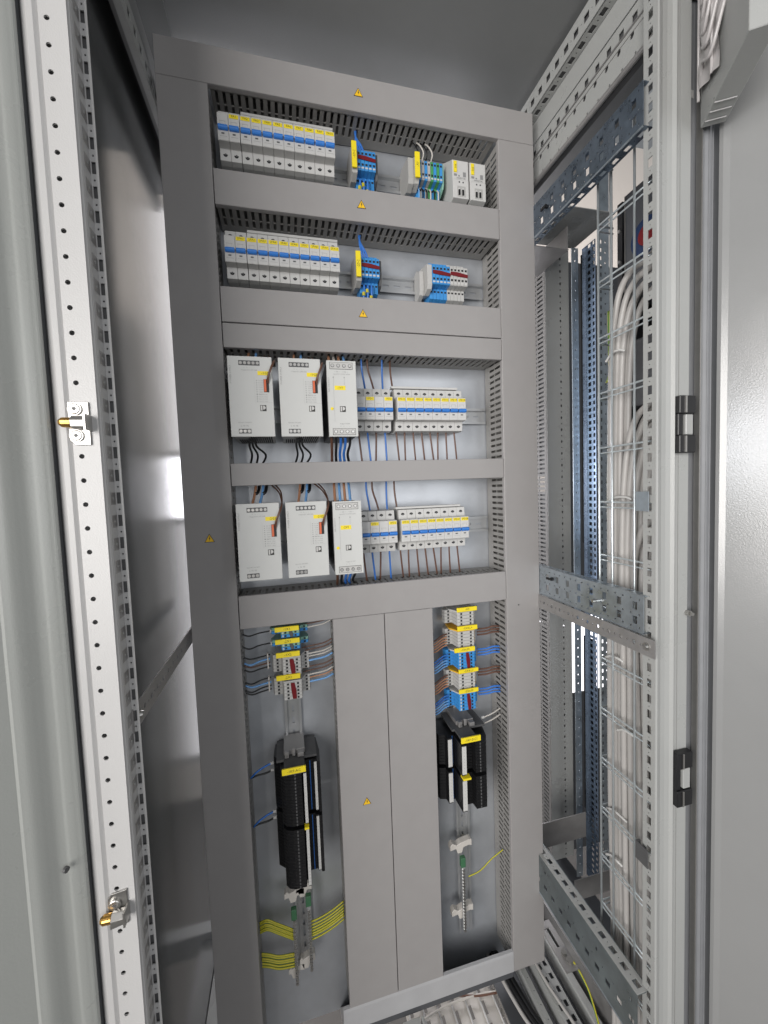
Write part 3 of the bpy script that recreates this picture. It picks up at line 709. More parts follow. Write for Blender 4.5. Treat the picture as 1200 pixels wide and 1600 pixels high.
psu(0.1716, 1.2548, 'upper row wide power supply beside the slim module', '-1G2')
psu(0.0905, 1.0100, 'lower row wide power supply at the left', '-2G1')
psu(0.1716, 1.0095, 'lower row wide power supply beside the slim module', '-2G2')
def slim(x, zt, label, text):
    w = 0.0516; h = 0.1320; y = -0.045
    t = thing('redundancy_module', label, 'module', (x+w/2, 0.075, zt-h), 'slim grey modules')
    MB().box(x+0.0005, x+w-0.002, y+0.0012, 0.066, zt-h+0.002, zt-0.001).build('housing', 'dark_grey', t)
    MB().box(x, x+w, y, y+0.0014, zt-h, zt).box(x, x+0.0012, y+0.0014, y+0.010, zt-h, zt).box(x+w-0.0012, x+w, y+0.0014, y+0.010, zt-h, zt).build('front_cover', 'psu', t, bevel=0.0006)
    for (za, zb_, x0_) in ((zt-0.0152, zt-0.0030, x+0.005), (zt-h+0.0028, zt-h+0.0145, x+0.0065)):
        o = MB().box(x0_, x0_+0.0405, y-0.0004, y+0.0002, za, zb_).build('terminal_strip', 'ink', t)
        MB().box(x0_+0.0006, x0_+0.0399, y-0.0008, y, za+0.0006, zb_-0.0006).build('terminal_body', 'white2', o)
        for i in range(4):
            MB().cyl((x0_+0.0051+i*0.0101, y-0.0008, (za+zb_)/2), (0, -1, 0), 0.0031, 0.0004, 14).build('screw_well', 'dark_grey', o)
            MB().cyl((x0_+0.0051+i*0.0101, y-0.0012, (za+zb_)/2), (0, -1, 0), 0.0024, 0.0005, 14).build('screw', 'steel', o)
    o = MB().box(x+0.0125, x+0.0315, y-0.0004, y+0.0002, zt-0.0510, zt-0.0435).build('yellow_label', 'yellow', t)
    MB().text(text, 0.0058, x+0.0225, y-0.0006, zt-0.0472).build('lettering', 'ink', o)
    logo(t, x+0.0205, zt-0.0790, 0.0100, y)
    MB().cyl((x+0.0065, y, zt-0.0835), (0, -1, 0), 0.0026, 0.0012, 14).build('indicator_lamp', 'yellow', t)
    q = MB(); yy = y-0.0002
    q.text('REDUNDANCY', 0.0036, x+0.0028, yy, zt-0.042, R(90)); q.text('Input DC 10-30V 2x20A', 0.0029, x+0.026, yy, zt-0.0235)
    q.text('+  IN1  +    +  IN2  +', 0.0027, x+0.025, yy, zt-0.0195); q.text('Output 10-30V', 0.0029, x+0.028, yy, zt-h+0.0225); q.text('+    +    -    -', 0.0032, x+0.028, yy, zt-h+0.0180)
    for a in ((x+0.0107, x+0.0109, zt-h+0.026, zt-0.030), (x+0.0300, x+0.0302, zt-0.0420, zt-0.0300)): q.box(a[0], a[1], yy, yy+0.0001, a[2], a[3])
    q.prism([(x+0.0098, zt-0.030), (x+0.0118, zt-0.030), (x+0.0108, zt-0.027)], 'y', yy, yy+0.0001).prism([(x+0.0291, zt-0.030), (x+0.0311, zt-0.030), (x+0.0301, zt-0.027)], 'y', yy, yy+0.0001)
    q.build('print', 'grey_ink', t); return t
slim(0.2532, 1.2538, 'upper slim grey module with four screws top and bottom', '-1V1')
slim(0.2532, 1.0075, 'lower slim grey module with four screws top and bottom', '-2V1')

# ------------------------------------------------------------------ surge arresters
for i, x in enumerate((0.5205, 0.5575)):
    zc = 1.652
    t = thing('surge_arrester', f'white two pole arrester, {["left","right"][i]} one of the pair at the top right', 'surge arrester', (x+0.017, 0.075, zc), 'pair of white arresters')
    MB().prism([(0.0745, zc-0.045), (0.012, zc-0.062), (0.000, zc-0.060), (0.000, zc-0.026), (0.001, zc-0.024), (0.001, zc+0.011), (0.006, zc+0.014), (0.050, zc+0.040), (0.0745, zc+0.040)], 'x', x, x+0.0335).build('body', 'white', t, bevel=0.0006)
    o = MB().box(x+0.0025, x+0.0085, -0.0006, 0.0012, zc-0.012, zc+0.0085).build('yellow_label', 'yellow', t)
    MB().text(f'FV{i+1}', 0.0052, x+0.0055, -0.0008, zc-0.002, R(-90)).build('lettering', 'ink', o)
    q = MB().text('ARRESTER', 0.0042, x+0.0175, 0.0002, zc-0.0222).box(x+0.012, x+0.015, 0.0005, 0.0011, zc-0.019, zc-0.0165).box(x+0.022, x+0.028, 0.0005, 0.0011, zc-0.0185, zc-0.010).box(x+0.003, x+0.009, 0.0005, 0.0011, zc-0.0185, zc-0.0145)
    q.build('print', 'grey_ink', t)
    q = MB().cyl((x+0.0135, 0.0001, zc-0.0300), (0, -1, 0), 0.0016, 0.0004, 10).cyl((x+0.0215, 0.0001, zc-0.0300), (0, -1, 0), 0.0016, 0.0004, 10); q.build('test_socket', 'dark_grey', t)
    o = MB().box(x+0.0090, x+0.0265, -0.0004, 0.0002, zc-0.0575, zc-0.0375).build('window_recess', 'grey_pl', t)
    for k in (0, 1):
        MB().box(x+0.0110+k*0.0078, x+0.0142+k*0.0078, -0.0022, -0.0002, zc-0.0550, zc-0.0450).build('toggle', 'black', o)
        MB().cyl((x+0.0126+k*0.0078, -0.0002, zc-0.0440), (0, -1, 0), 0.0019, 0.0015, 12).build('white_dot', 'white', o)

# ------------------------------------------------------------------ terminal blocks on horizontal rails
def tblock_h(x, pitch, zc, yf, color, label, grp, levels=3, metal='tblue'):
    t = thing('terminal_block', label, 'terminal block', (x+pitch/2, 0.075, zc), grp); w = pitch*0.93
    poly = [(0.0745, zc-0.033), (yf+0.030, zc-0.044), (yf+0.018, zc-0.040), (yf+0.018, zc-0.020), (yf+0.001, zc-0.0185), (yf, zc-0.0170), (yf, zc+0.0170), (yf+0.001, zc+0.0180), (yf+0.018, zc+0.0190), (yf+0.018, zc+0.0300), (yf+0.026, zc+0.0330), (0.0745, zc+0.030)]
    MB().prism(poly, 'x', x, x+w).build('body', color, t, bevel=0.0003)
    q = MB(); c = x+w/2; hw = w*0.30
    for z_ in (zc+0.0115, zc-0.0085): q.box(c-hw, c+hw, yf-0.0003, yf+0.0002, z_-0.0020, z_+0.0020)
    q.box(c-hw, c+hw, yf+0.0177, yf+0.0182, zc+0.0225, zc+0.0260); q.box(c-hw, c+hw, yf+0.0177, yf+0.0182, zc-0.0275, zc-0.0240)
    q.build('conductor_openings', 'hole', t)
    MB().box(c-w*0.36, c+w*0.36, yf-0.0004, yf+0.0002, zc-0.0158, zc-0.0128).build('marker', 'white', t)
    return t
def bracket(x0, x1, zc, yf, label, mname='grey_pl'):
    t = thing('end_bracket', label, 'bracket', ((x0+x1)/2, 0.075, zc), 'end brackets of the terminal groups')
    MB().prism([(0.0745, zc-0.026), (yf+0.02, zc-0.034), (yf+0.004, zc-0.028), (yf, zc-0.020), (yf, zc+0.018), (yf+0.012, zc+0.022), (0.060, zc+0.028), (0.0745, zc+0.024)], 'x', x0, x1).build('body', mname, t, bevel=0.0005)
    return t
def vlabel(x0, x1, z0, z1, y, s, label, size=0.0062):
    t = thing('group_label', label, 'label', ((x0+x1)/2, y, z0), 'yellow group labels')
    MB().box(x0, x1, y, y+0.0035, z0, z1).build('plate', 'yellow', t, bevel=0.0005)
    MB().text(s, size, (x0+x1)/2, y-0.0002, (z0+z1)/2, R(90)).build('lettering', 'ink', t)
def hlabel(x0, x1, z0, z1, y, s, label, size=0.0066):
    t = thing('group_label', label, 'label', ((x0+x1)/2, y, z0), 'yellow group labels')
    MB().box(x0, x1, y, y+0.0035, z0, z1).build('plate', 'yellow', t, bevel=0.0005)
    MB().text(s, size, (x0+x1)/2, y-0.0002, (z0+z1)/2).build('lettering', 'ink', t)
def bridge_h(x0, x1, zc, yf, lb):
    n_ = 8; pts = [(x0+(x1-x0)*i/n_, zc+0.0042-0.0022*(i/n_)) for i in range(n_+1)]
    poly = [(x0, zc+0.0072), (x0+(x1-x0)*0.45, zc+0.0066), (x1, zc+0.0030), (x1, zc-0.0032), (x0+(x1-x0)*0.4, zc-0.0016), (x0, zc+0.0004)]
    tag(MB().prism(poly, 'y', yf-0.0016, yf-0.0005).build('jumper_bridge', 'red', bevel=0.0004), lb, 'jumper', 'red jumper bridges on the terminals')

for r_, zc, nm in ((0, 1.650, 'top'), (1, 1.4530, 'second')):
    x0 = 0.3350
    for i in range(5): tblock_h(x0+i*0.0073, 0.0073, zc, 0.020, 'tblue', f'{ORD[i]} blue terminal from the left in the small group of the {nm} row', 'blue terminals in the two upper rows')
    bracket(0.3240, 0.3345, zc, 0.012, f'grey bracket behind the yellow label of the small blue group, {nm} row', 'grey_pl')
    bracket(0.3720, 0.3765, zc, 0.026, f'dark end plate right of the small blue group, {nm} row', 'dark_grey')
    vlabel(0.3230, 0.3325, zc-0.0245, zc+0.0225, 0.0075, '-1DC' if r_ == 0 else '-2DC', f'yellow upright label left of the small blue terminals, {nm} row')
    bridge_h(0.3355, 0.3710, zc+0.0005, 0.0195, f'red jumper across the small blue group, {nm} row')
for i in range(8):
    c = 'tblue' if i < 4 else ('tgreen' if i % 2 == 0 else 'tblue')
    tblock_h(0.4575+i*0.0063, 0.0063, 1.650, 0.020, c if i not in (1, 3) else 'grey_pl', f'{ORD[i]} terminal from the left in the blue, grey and green group', 'terminals of the mixed colour group')
bracket(0.4350, 0.4465, 1.648, 0.016, 'grey bracket left of the blue, grey and green group')
bracket(0.4470, 0.4572, 1.650, 0.016, 'grey bracket under the yellow label of the mixed colour group')
bracket(0.5080, 0.5112, 1.650, 0.022, 'pale green end plate right of the mixed colour group', 'teal')
vlabel(0.4465, 0.4565, 1.6255, 1.6725, 0.0075, '-X1', 'yellow upright label left of the blue, grey and green group')
for i in range(10):
    tblock_h(0.4800+i*0.0077, 0.0077, 1.4530, 0.020, 'tblue' if i < 5 else 'white2', f'{ORD[i % 5]} {"blue" if i < 5 else "grey"} terminal from the left in the ten wide group', 'terminals of the ten wide group')
bridge_h(0.4805, 0.5185, 1.4535, 0.0195, 'red jumper on the blue half of the ten wide group')
bridge_h(0.5190, 0.5565, 1.4535, 0.0195, 'red jumper on the grey half of the ten wide group')
bracket(0.4600, 0.4690, 1.4490, 0.040, 'pale notched bracket at the far left of the ten wide group', 'white2')
bracket(0.4695, 0.4795, 1.4530, 0.020, 'pale grey bracket touching the first blue terminal of the ten wide group', 'white2')

# ------------------------------------------------------------------ terminal blocks on vertical rails
def tblock_v(xc, z, pitch, yf, color, label, grp, wl=0.0160, low=True, lever=None, extra_left=False):
    t = thing('terminal_block', label, 'terminal block', (xc, 0.075, z+pitch/2), grp); h = pitch*0.93
    a = wl; lw = a+0.0190
    poly = [(xc-0.028, 0.0745), (xc-lw-0.003, yf+0.036), (xc-lw, yf+0.026), (xc-a-0.0035, yf+0.026), (xc-a-0.001, yf+0.001), (xc-a, yf), (xc+a, yf), (xc+a+0.001, yf+0.001), (xc+a+0.0035, yf+0.026), (xc+lw*0.94, yf+0.026), (xc+lw, yf+0.036), (xc+0.028, 0.0745)]
    MB().prism(poly, 'z', z, z+h).build('body', color, t, bevel=0.0003)
    q = MB(); c = z+h/2; hw = h*0.30
    for x_ in (xc-a*0.56, xc+a*0.60): q.box(x_-0.0019, x_+0.0019, yf-0.0003, yf+0.0002, c-hw, c+hw)
    for x_ in (xc-a-0.011, xc+a+0.011): q.box(x_-0.0019, x_+0.0019, yf+0.0256, yf+0.0262, c-hw, c+hw)
    q.build('conductor_openings', 'hole', t)
    MB().box(xc-a*0.93, xc-a*0.78, yf-0.0004, yf+0.0002, c-h*0.34, c+h*0.34).build('marker', 'white', t)
    if lever: MB().box(xc+a+0.005, xc+a+0.009, yf+0.016, yf+0.026, c-h*0.32, c+h*0.32).build('lever', lever, t)
    return t
def bridge_v(xc, z0, z1, yf, lb, w=0.0032, m_='red'):
    tag(MB().prism([(xc-w, z1), (xc+w*0.6, z1), (xc+w*1.3, z1-(z1-z0)*0.5), (xc+w*1.3, z0), (xc-w*0.3, z0), (xc-w*0.8, z0+(z1-z0)*0.5)], 'y', yf-0.0016, yf-0.0005).build('jumper_bridge', m_, bevel=0.0004), lb, 'jumper', 'jumper bridges on the lower terminals')
def cover_v(xc, z, yf, wl, lb, m_='white2'):
    tag(MB().prism([(xc-0.026, 0.0745), (xc-wl-0.012, yf+0.022), (xc-wl, yf-0.0005), (xc+wl, yf-0.0005), (xc+wl+0.010, yf+0.022), (xc+0.026, 0.0745)], 'z', z, z+0.0028).build('end_cover', m_), lb, 'end cover', 'end covers of the lower terminals')
# left rail groups
XL = 0.1685
for g, (zt_, nm) in enumerate(((0.7655, 'topmost'), (0.7415, 'second'))):
    for i in range(2):
        tblock_v(XL, zt_-(i+1)*0.0062, 0.0062, 0.010, 'tblue' if i else 'teal', f'{["upper","lower"][i]} of two slices in the {nm} small group, lower left', 'small groups of two terminals', lever=None)
    bridge_v(XL+0.001, zt_-0.0115, zt_-0.001, 0.010, f'dark jumper in the {nm} small group, lower left', 0.0035, 'dark_grey')
hlabel(0.1405, 0.1848, 0.7665, 0.7755, 0.004, '-1X1', 'yellow label -1X1, topmost in the lower left compartment')
hlabel(0.1402, 0.1852, 0.7428, 0.7520, 0.004, '-2X1', 'yellow label -2X1, second in the lower left compartment')
hlabel(0.1405, 0.1842, 0.7170, 0.7268, 0.004, '-1X2', 'yellow label -1X2 above grey terminals, lower left')
hlabel(0.1390, 0.1830, 0.6725, 0.6822, 0.006, '-2X2', 'yellow label between the two grey groups, lower left')
for g, (zt_, nm) in enumerate(((0.7118, 'upper'), (0.6655, 'lower'))):
    for i in range(5): tblock_v(XL, zt_-(i+1)*0.0068, 0.0068, 0.010, 'white2', f'{ORD[i]} grey slice from the top in the {nm} five slice group, lower left', 'grey terminals in the lower left compartment')
    cover_v(XL, zt_+0.0002, 0.010, 0.0165, f'beige end cover above the {nm} five slice group, lower left')
    bridge_v(XL+0.0005, zt_-0.033, zt_-0.001, 0.010, f'red jumper across the {nm} five slice group, lower left', 0.0044)
# small upper dark cover at top left
tag(MB().box(0.139, 0.188, 0.012, 0.074, 0.7775, 0.7808).build('end_cover', 'black'), 'black plate above the topmost yellow label, lower left', 'end cover', 'end covers of the lower terminals')
# right rail groups
XR = 0.5335
RG = [(0.7585, 4, 'white2', 0.0073, None), (0.7165, 5, 'white2', 0.0070, 'amber'), (0.6700, 5, 'tblue', 0.0072, None), (0.6240, 5, 'white2', 0.0072, 'amber'), (0.5790, 5, 'tblue', 0.0074, None)]
RN = ['topmost', 'second', 'third', 'fourth', 'bottom']
for g, (zt_, n_, c, pt, lev) in enumerate(RG):
    for i in range(n_): tblock_v(XR, zt_-(i+1)*pt, pt, 0.020, c, f'{ORD[i]} slice from the top in the {RN[g]} {"blue" if c=="tblue" else "grey"} group, lower right', 'terminals in the lower right compartment', wl=0.0182, lever=lev)
    cover_v(XR, zt_+0.0002, 0.020, 0.0185, f'cover plate over the {RN[g]} group, lower right', 'amber' if lev else 'white2')
    if c == 'tblue': bridge_v(XR+0.002, zt_-n_*pt+0.001, zt_-0.001, 0.020, f'red jumper in the {RN[g]} blue group, lower right', 0.0042)
hlabel(0.5100, 0.5555, 0.7620, 0.7712, 0.010, '-X3', 'yellow label -X3, topmost in the lower right compartment')
hlabel(0.5100, 0.5555, 0.7215, 0.7312, 0.010, '-1X4.L+', 'yellow label above the second grey group, lower right')
hlabel(0.5020, 0.5490, 0.6755, 0.6850, 0.010, '-1X4.M', 'yellow label above the upper blue group, lower right')
hlabel(0.5110, 0.5560, 0.6290, 0.6372, 0.011, '-2X4.L+', 'yellow label above the fourth grey group, lower right')
hlabel(0.5105, 0.5550, 0.5845, 0.5932, 0.011, '-2X4.M', 'yellow label above the lower blue group, lower right')

# ------------------------------------------------------------------ relay banks
PROF_L = [(-0.040, 0.074), (-0.042, 0.035), (-0.030, 0.024), (-0.028, -0.012), (-0.022, -0.020), (-0.010, -0.025), (0.0095, -0.025), (0.0105, -0.012), (0.0122, -0.012), (0.0125, -0.025), (0.0182, -0.025), (0.0190, 0.006), (0.0325, 0.006), (0.0335, 0.001), (0.0390, 0.001), (0.0400, -0.003), (0.0450, -0.003), (0.0465, 0.030), (0.042, 0.074)]
PROF_R = [(-0.037, 0.074), (-0.037, 0.020), (-0.0300, -0.010), (-0.0200, -0.028), (0.0030, -0.028), (0.0050, -0.012), (0.0225, -0.012), (0.0240, -0.028), (0.0345, -0.028), (0.0355, 0.010), (0.0425, 0.010), (0.0430, 0.001), (0.0525, 0.001), (0.0535, 0.014), (0.0660, 0.018), (0.0710, 0.036), (0.0620, 0.074)]
def relay(xc, z, h, label, side, tall=1.0):
    t = thing('relay_module', label, 'relay', (xc, 0.075, z), 'black relay slices'); s_ = side
    prof = PROF_L if side > 0 else PROF_R
    _old = [(-0.040, 0.074), (-0.042, 0.040), (-0.030, 0.030), (-0.028, 0.004), (-0.024, 0.002), (-0.012, -0.006), (0.006, -0.006), (0.008, 0.010), (0.011, 0.010), (0.0115, -0.002), (0.018, -0.002), (0.0185, 0.010), (0.030, 0.010), (0.0305, -0.001), (0.0365, -0.001), (0.038, 0.006), (0.0445, 0.006), (0.0455, 0.030), (0.042, 0.074)]
    pl = [(xc+s_*a, b) for a, b in prof]
    if s_ < 0: pl = pl[::-1]
    MB().prism(pl, 'z', z, z+h*0.90).build('body', 'black', t, bevel=0.0003)
    a, b = sorted((xc+s_*-0.0035, xc+s_*-0.0012)) if s_ > 0 else (xc+0.006, xc+0.0084); MB().box(a, b, -0.0256 if s_ > 0 else -0.0286, -0.0245 if s_ > 0 else -0.0275, z+h*0.1, z+h*0.75).build('test_point', 'dark_grey', t)
    return t
def bank(xc, ztop, n_, h, side, nm):
    for i in range(n_): relay(xc, ztop-(i+1)*h, h, f'{ORD[i]} black relay slice from the top in the {nm} bank', side)
    zb = ztop-n_*h
    for k, (a0, a1) in enumerate(((0.0128, 0.0180), (0.0338, 0.0386)) if side > 0 else ((0.0245, 0.0338), (0.0432, 0.0520))):
        a, b = sorted((xc+side*a0, xc+side*a1)); y0 = (-0.0264 if side > 0 else -0.0294) if k == 0 else -0.0004
        t = thing('marker_strip', f'white numbered strip, {["inner","outer"][k]} one on the {nm} relay bank', 'marker strip', ((a+b)/2, y0, zb), 'white marker strips on the relays')
        MB().box(a, b, y0, y0+0.0012, zb+0.003, ztop-0.003).build('strip', 'white', t)
        q = MB()
        for i in range(n_): q.text(str(i+1), 0.0028, (a+b)/2, y0-0.0002, ztop-(i+0.5)*h, 0)
        q.build('numbers', 'grey_ink', t)
    a, b = sorted((xc+side*0.0255, xc+side*0.0270)) if side > 0 else (xc-0.0400, xc-0.0383); tag(MB().box(a, b, 0.0045 if side > 0 else 0.0085, 0.0058 if side > 0 else 0.0098, zb+0.002, ztop-0.002).build('jumper_strip', 'w_blue'), f'thin blue jumper strip along the {nm} relay bank', 'jumper')
bank(0.1665, 0.5100, 16, 0.0064, 1, 'upper left')
bank(0.1665, 0.4000, 17, 0.0068, 1, 'lower left')
bank(0.5290, 0.5000, 10, 0.0065, -1, 'upper right')
bank(0.5290, 0.4270, 10, 0.0070, -1, 'lower right')
hlabel(0.1415, 0.1842, 0.5150, 0.5265, -0.034, '-1KF-AC', 'yellow label on top of the left relay banks')
hlabel(0.4918, 0.5343, 0.5080, 0.5195, -0.036, '-1KF-DC1', 'yellow label on top of the right relay banks')
for xc, zz, lb in ((0.1665, 0.5170, 'left'), (0.5270, 0.5120, 'right')):
    t = thing('end_clamp', f'grey notched clamp closing the top of the {lb} relay banks', 'clamp', (xc, 0.075, zz), 'grey clamps on the vertical rails')
    q = MB().box(xc-0.022, xc+0.018, 0.020, 0.074, zz, zz+0.009).box(xc-0.020, xc-0.012, 0.010, 0.020, zz, zz+0.012).box(xc+0.004, xc+0.016, 0.008, 0.020, zz, zz+0.008).box(xc-0.006, xc, 0.014, 0.020, zz, zz+0.014)
    q.build('body', 'galv_dull', t, bevel=0.0006); MB().cyl((xc-0.016, 0.010, zz+0.005), (0, -1, 0), 0.002, 0.0006, 10).build('screw', 'steel', t)
    tag(MB().box(xc-0.036, xc+0.040, 0.010, 0.072, zz-0.0055, zz-0.001).box(xc-0.022 if lb == 'left' else xc-0.030, xc+0.016 if lb == 'left' else xc+0.004, -0.030, 0.010, zz-0.0055, zz-0.001).build('end_plate', 'dark_grey'), f'dark end plate under the {lb} grey clamp', 'end plate', 'dark end plates of the relay banks')
tag(MB().box(0.4950, 0.5120, -0.034, -0.020, 0.4285, 0.4325).build('yellow_tab', 'yellow'), 'short yellow tab between the two right relay banks', 'tab')
tag(MB().box(0.1770, 0.1850, -0.031, -0.020, 0.4015, 0.4055).build('yellow_tab', 'yellow'), 'tiny yellow tab between the two left relay banks', 'tab')

# ------------------------------------------------------------------ earth bars
def earth_bar(x, y, z0, z1, lb):
    t = thing('earth_bar', lb, 'earth bar', (x, y, z0), 'earth bars low in the cabinet')
    MB().box(x-0.0032, x+0.0032, y-0.0025, y+0.0035, z0, z1).build('bar', 'rail', t)
    n_ = int((z1-z0)/0.0075)
    for i in range(n_):
        zz = z0+0.004+i*0.0075
        MB().cyl((x, y-0.0025, zz), (0, -1, 0), 0.0028, 0.0030, 10).build('screw', 'steel', t)
    MB().box(x-0.0055, x+0.0055, y-0.004, y+0.006, z1-0.002, z1+0.020).build('end_cap', 'cap_green', t, bevel=0.001)
    return t
def support(x, z, lb, w=0.026):
    t = thing('bar_support', lb, 'support', (x, 0.075, z), 'cream bar supports')
    MB().prism([(x-w, z+0.004), (x-w+0.006, z+0.010), (x-0.010, z+0.004), (x, z+0.008), (x+w-0.006, z+0.011), (x+w, z+0.010), (x+w, z-0.004), (x+w-0.008, z-0.002), (x+0.006, z-0.004), (x+0.002, z-0.016), (x-0.008, z-0.016), (x-0.012, z-0.004), (x-w, z-0.006)], 'y', 0.036, 0.050).build('body', 'w_white', t, bevel=0.0008)
earth_bar(0.1475, 0.030, 0.0270, 0.1700, 'left earth bar of the pair at the bottom left')
earth_bar(0.1770, 0.030, 0.0480, 0.1900, 'right earth bar of the pair at the bottom left')
earth_bar(0.5165, 0.030, 0.0250, 0.1800, 'single earth bar at the bottom right')
support(0.1500, 0.2120, 'cream support under the left relay banks', 0.020); support(0.1690, 0.2180, 'cream support above the right bar of the pair', 0.016)
support(0.1470, 0.0480, 'cream support at the lower end of the left bar', 0.016); support(0.1690, 0.0620, 'cream support at the lower end of the right bar', 0.016)
support(0.5160, 0.2200, 'cream support above the single earth bar'); support(0.5160, 0.0640, 'cream support below the single earth bar')

# ------------------------------------------------------------------ wires
def wire(pts, r, m_, label, grp, seg=8, stripe=None):
    q = MB(); q.tube(pts, r, seg, stripe=1 if stripe else None)
    return tag(q.build('wire', [m_, stripe] if stripe else m_, smooth=True), label, 'wire', grp)
G1 = 'thin wires of the power rows'
names = {'w_blue': 'blue', 'w_lblue': 'pale blue', 'w_brown': 'brown', 'w_black': 'black', 'w_tan': 'tan', 'w_white': 'pale', 'w_yellow': 'yellow'}
# above the small breaker groups: down from duct to breaker tops
for (zt_, zc, nm) in ((1.286, 1.182, 'upper'), (1.044, 0.942, 'lower')):
    cols = ['w_blue', 'w_brown', 'w_blue']
    for i, c in enumerate(cols):
        x = 0.3380+i*0.0181; dx = (-0.006, -0.012, 0.0)[i]
        wire([(x+dx, 0.040, zt_), (x+dx*0.9, 0.042, zt_-0.02), (x+dx*0.3, 0.042, zc+0.058), (x, 0.040, zc+0.0405)], 0.0019, c, f'{names[c]} wire entering the {nm} group of four from above, {ORD[i]} from left', G1)
    wire([(0.3920, 0.045, zt_), (0.3925, 0.045, zt_-0.025), (0.3960, 0.042, zc+0.0405)], 0.0019, 'w_brown', f'brown wire dropping to the {nm} group of eight from above', G1)
    # below
    zd = 1.0815 if nm == 'upper' else 0.8425
    for i, c in enumerate(['w_brown', 'w_blue', 'w_brown', 'w_blue']):
        x = 0.3200+i*0.0181; dx = (0.006, 0.006, -0.002, 0.003)[i]
        wire([(x, 0.036, zc-0.040), (x+dx*0.2, 0.036, zc-0.055), (x+dx, 0.040, zd-0.002)], 0.0019, c, f'{names[c]} wire leaving the {nm} group of four below, {ORD[i]} from left', G1)
    for i in range(8):
        x = 0.4010+i*0.0181; dx = (0.003, -0.002, 0.002, 0.004, 0.006, -0.003, 0.0, 0.004)[i]
        wire([(x-0.003, 0.036, zc-0.040), (x-0.003+dx*0.3, 0.036, zc-0.055), (x+dx, 0.040, zd-0.002)], 0.0018, 'w_brown', f'brown wire leaving the {nm} group of eight below, {ORD[i]} from left', G1)
# PSU wires
for nm, zt_, zb_, zd in (('upper', 1.2548, 1.1223, 1.0815), ('lower', 1.010, 0.8775, 0.8425)):
    for p_, x in (('left', 0.0905), ('right', 0.1716)):
        ztop = 1.2845 if nm == 'upper' else 1.0425
        for k, (c, ox) in enumerate((('w_tan', 0.0235), ('w_lblue', 0.0365))):
            wire([(x+ox+0.006, 0.030, ztop), (x+ox+0.004, 0.020, (ztop+zt_)/2), (x+ox, 0.0, zt_-0.0025)], 0.0024, c, f'{names[c]} wire entering the top of the {nm} {p_} power supply', G1)
            if nm == 'lower': wire([(x+ox+0.012, 0.038, ztop+0.0008), (x+ox+0.010, 0.028, (ztop+zt_)/2+0.004), (x+ox+0.006, 0.018, (ztop+zt_)/2)], 0.0030, 'w_black', f'black wire end above the {nm} {p_} supply, beside the {names[c]} one', G1)
        if nm == 'upper':
            for k in range(3):
                wire([(x+0.026+k*0.004, -0.010, zb_+0.002), (x+0.025+k*0.006, -0.004, zb_-0.012), (x+0.027+k*0.010+(0.004 if k == 2 else 0), 0.012, zb_-0.026), (x+0.022+k*0.0105, 0.025, zd-0.001)], 0.0019, 'w_black', f'black wire under the {nm} {p_} supply, {ORD[k]} from left', G1)
    # brown signal wires over edge
    for p_, x in (('left', 0.0905), ('right', 0.1716)):
        for k in range(2):
            wire([(x+0.0620+k*0.0012, -0.0462, zt_-0.040-k*0.004), (x+0.0650+k*0.001, -0.0520, zt_-0.030), (x+0.0715+k*0.001, -0.0500, zt_-0.014), (x+0.0755, -0.030, zt_-0.001), (x+0.0740-k*0.004, 0.020, zt_+0.018 if nm == 'lower' else zt_+0.004), (x+0.064-k*0.008, 0.040, (1.0425 if nm == 'lower' else 1.2845))], 0.0014, 'w_brown', f'{ORD[k]} brown signal wire curling off the {nm} {p_} supply', G1)
    # slim module wires
    for k, c in enumerate(('w_tan', 'w_white', 'w_tan', 'w_lblue') if nm == 'upper' else ('w_tan', 'w_lblue', 'w_tan', 'w_lblue')):
        ztop = 1.2845 if nm == 'upper' else 1.0425; x = 0.2620+k*0.0095
        wire([(x+0.004, 0.030, ztop), (x+0.002, 0.010, (ztop+zt_)/2), (x, -0.010, zt_-0.003)], 0.0026, c, f'{names[c]} wire entering the {nm} slim module, {ORD[k]} from left', G1)
    for k, c in enumerate(('w_brown', 'w_black', 'w_blue', 'w_blue', 'w_black')):
        x = 0.2600+k*0.0085
        wire([(x, -0.015, zb_+0.004), (x+0.001, -0.005, zb_-0.010), (x+0.003-k*0.001, 0.015, zb_-0.026), (x+0.004, 0.030, zd-0.001)], 0.0026, c, f'{names[c]} wire under the {nm} slim module, {ORD[k]} from left', G1)
# blue blades into terminals of the upper rows
for zc, ztop, nm in ((1.650, 1.7195, 'top'), (1.453, 1.525, 'second')):
    for k in range(3):
        wire([(0.3400-k*0.0014, 0.044, ztop+0.004), (0.3378+k*0.0006, 0.040, ztop-0.015), (0.3400+k*0.004, 0.038, zc+0.040), (0.3430+k*0.005, 0.038, zc+0.026)], 0.0019, 'w_blue', f'{ORD[k]} blue wire dropping into the small blue group, {nm} row', 'blue wires of the upper rows')
        x = 0.3420+k*0.0073
        wire([(x, 0.036, zc-0.026), (x-0.001, 0.026, zc-0.034), (x-0.003+k*0.001, 0.030, zc-0.060), (x-0.003, 0.040, zc-0.072)], 0.0020, 'w_blue', f'{ORD[k]} blue wire hanging under the small blue group, {nm} row', 'blue wires of the upper rows')
        z_ = zc-0.044-(0.006 if k == 2 else 0.0)+(0.006 if k == 1 else 0)
        tag(MB().cyl((x-0.0025, 0.0265, z_), (0, 0, -1), 0.0031, 0.0065, 10).build('wire_marker', 'w_yellow'), f'{ORD[k]} yellow marker sleeve under the small blue group, {nm} row', 'marker', 'yellow marker sleeves')
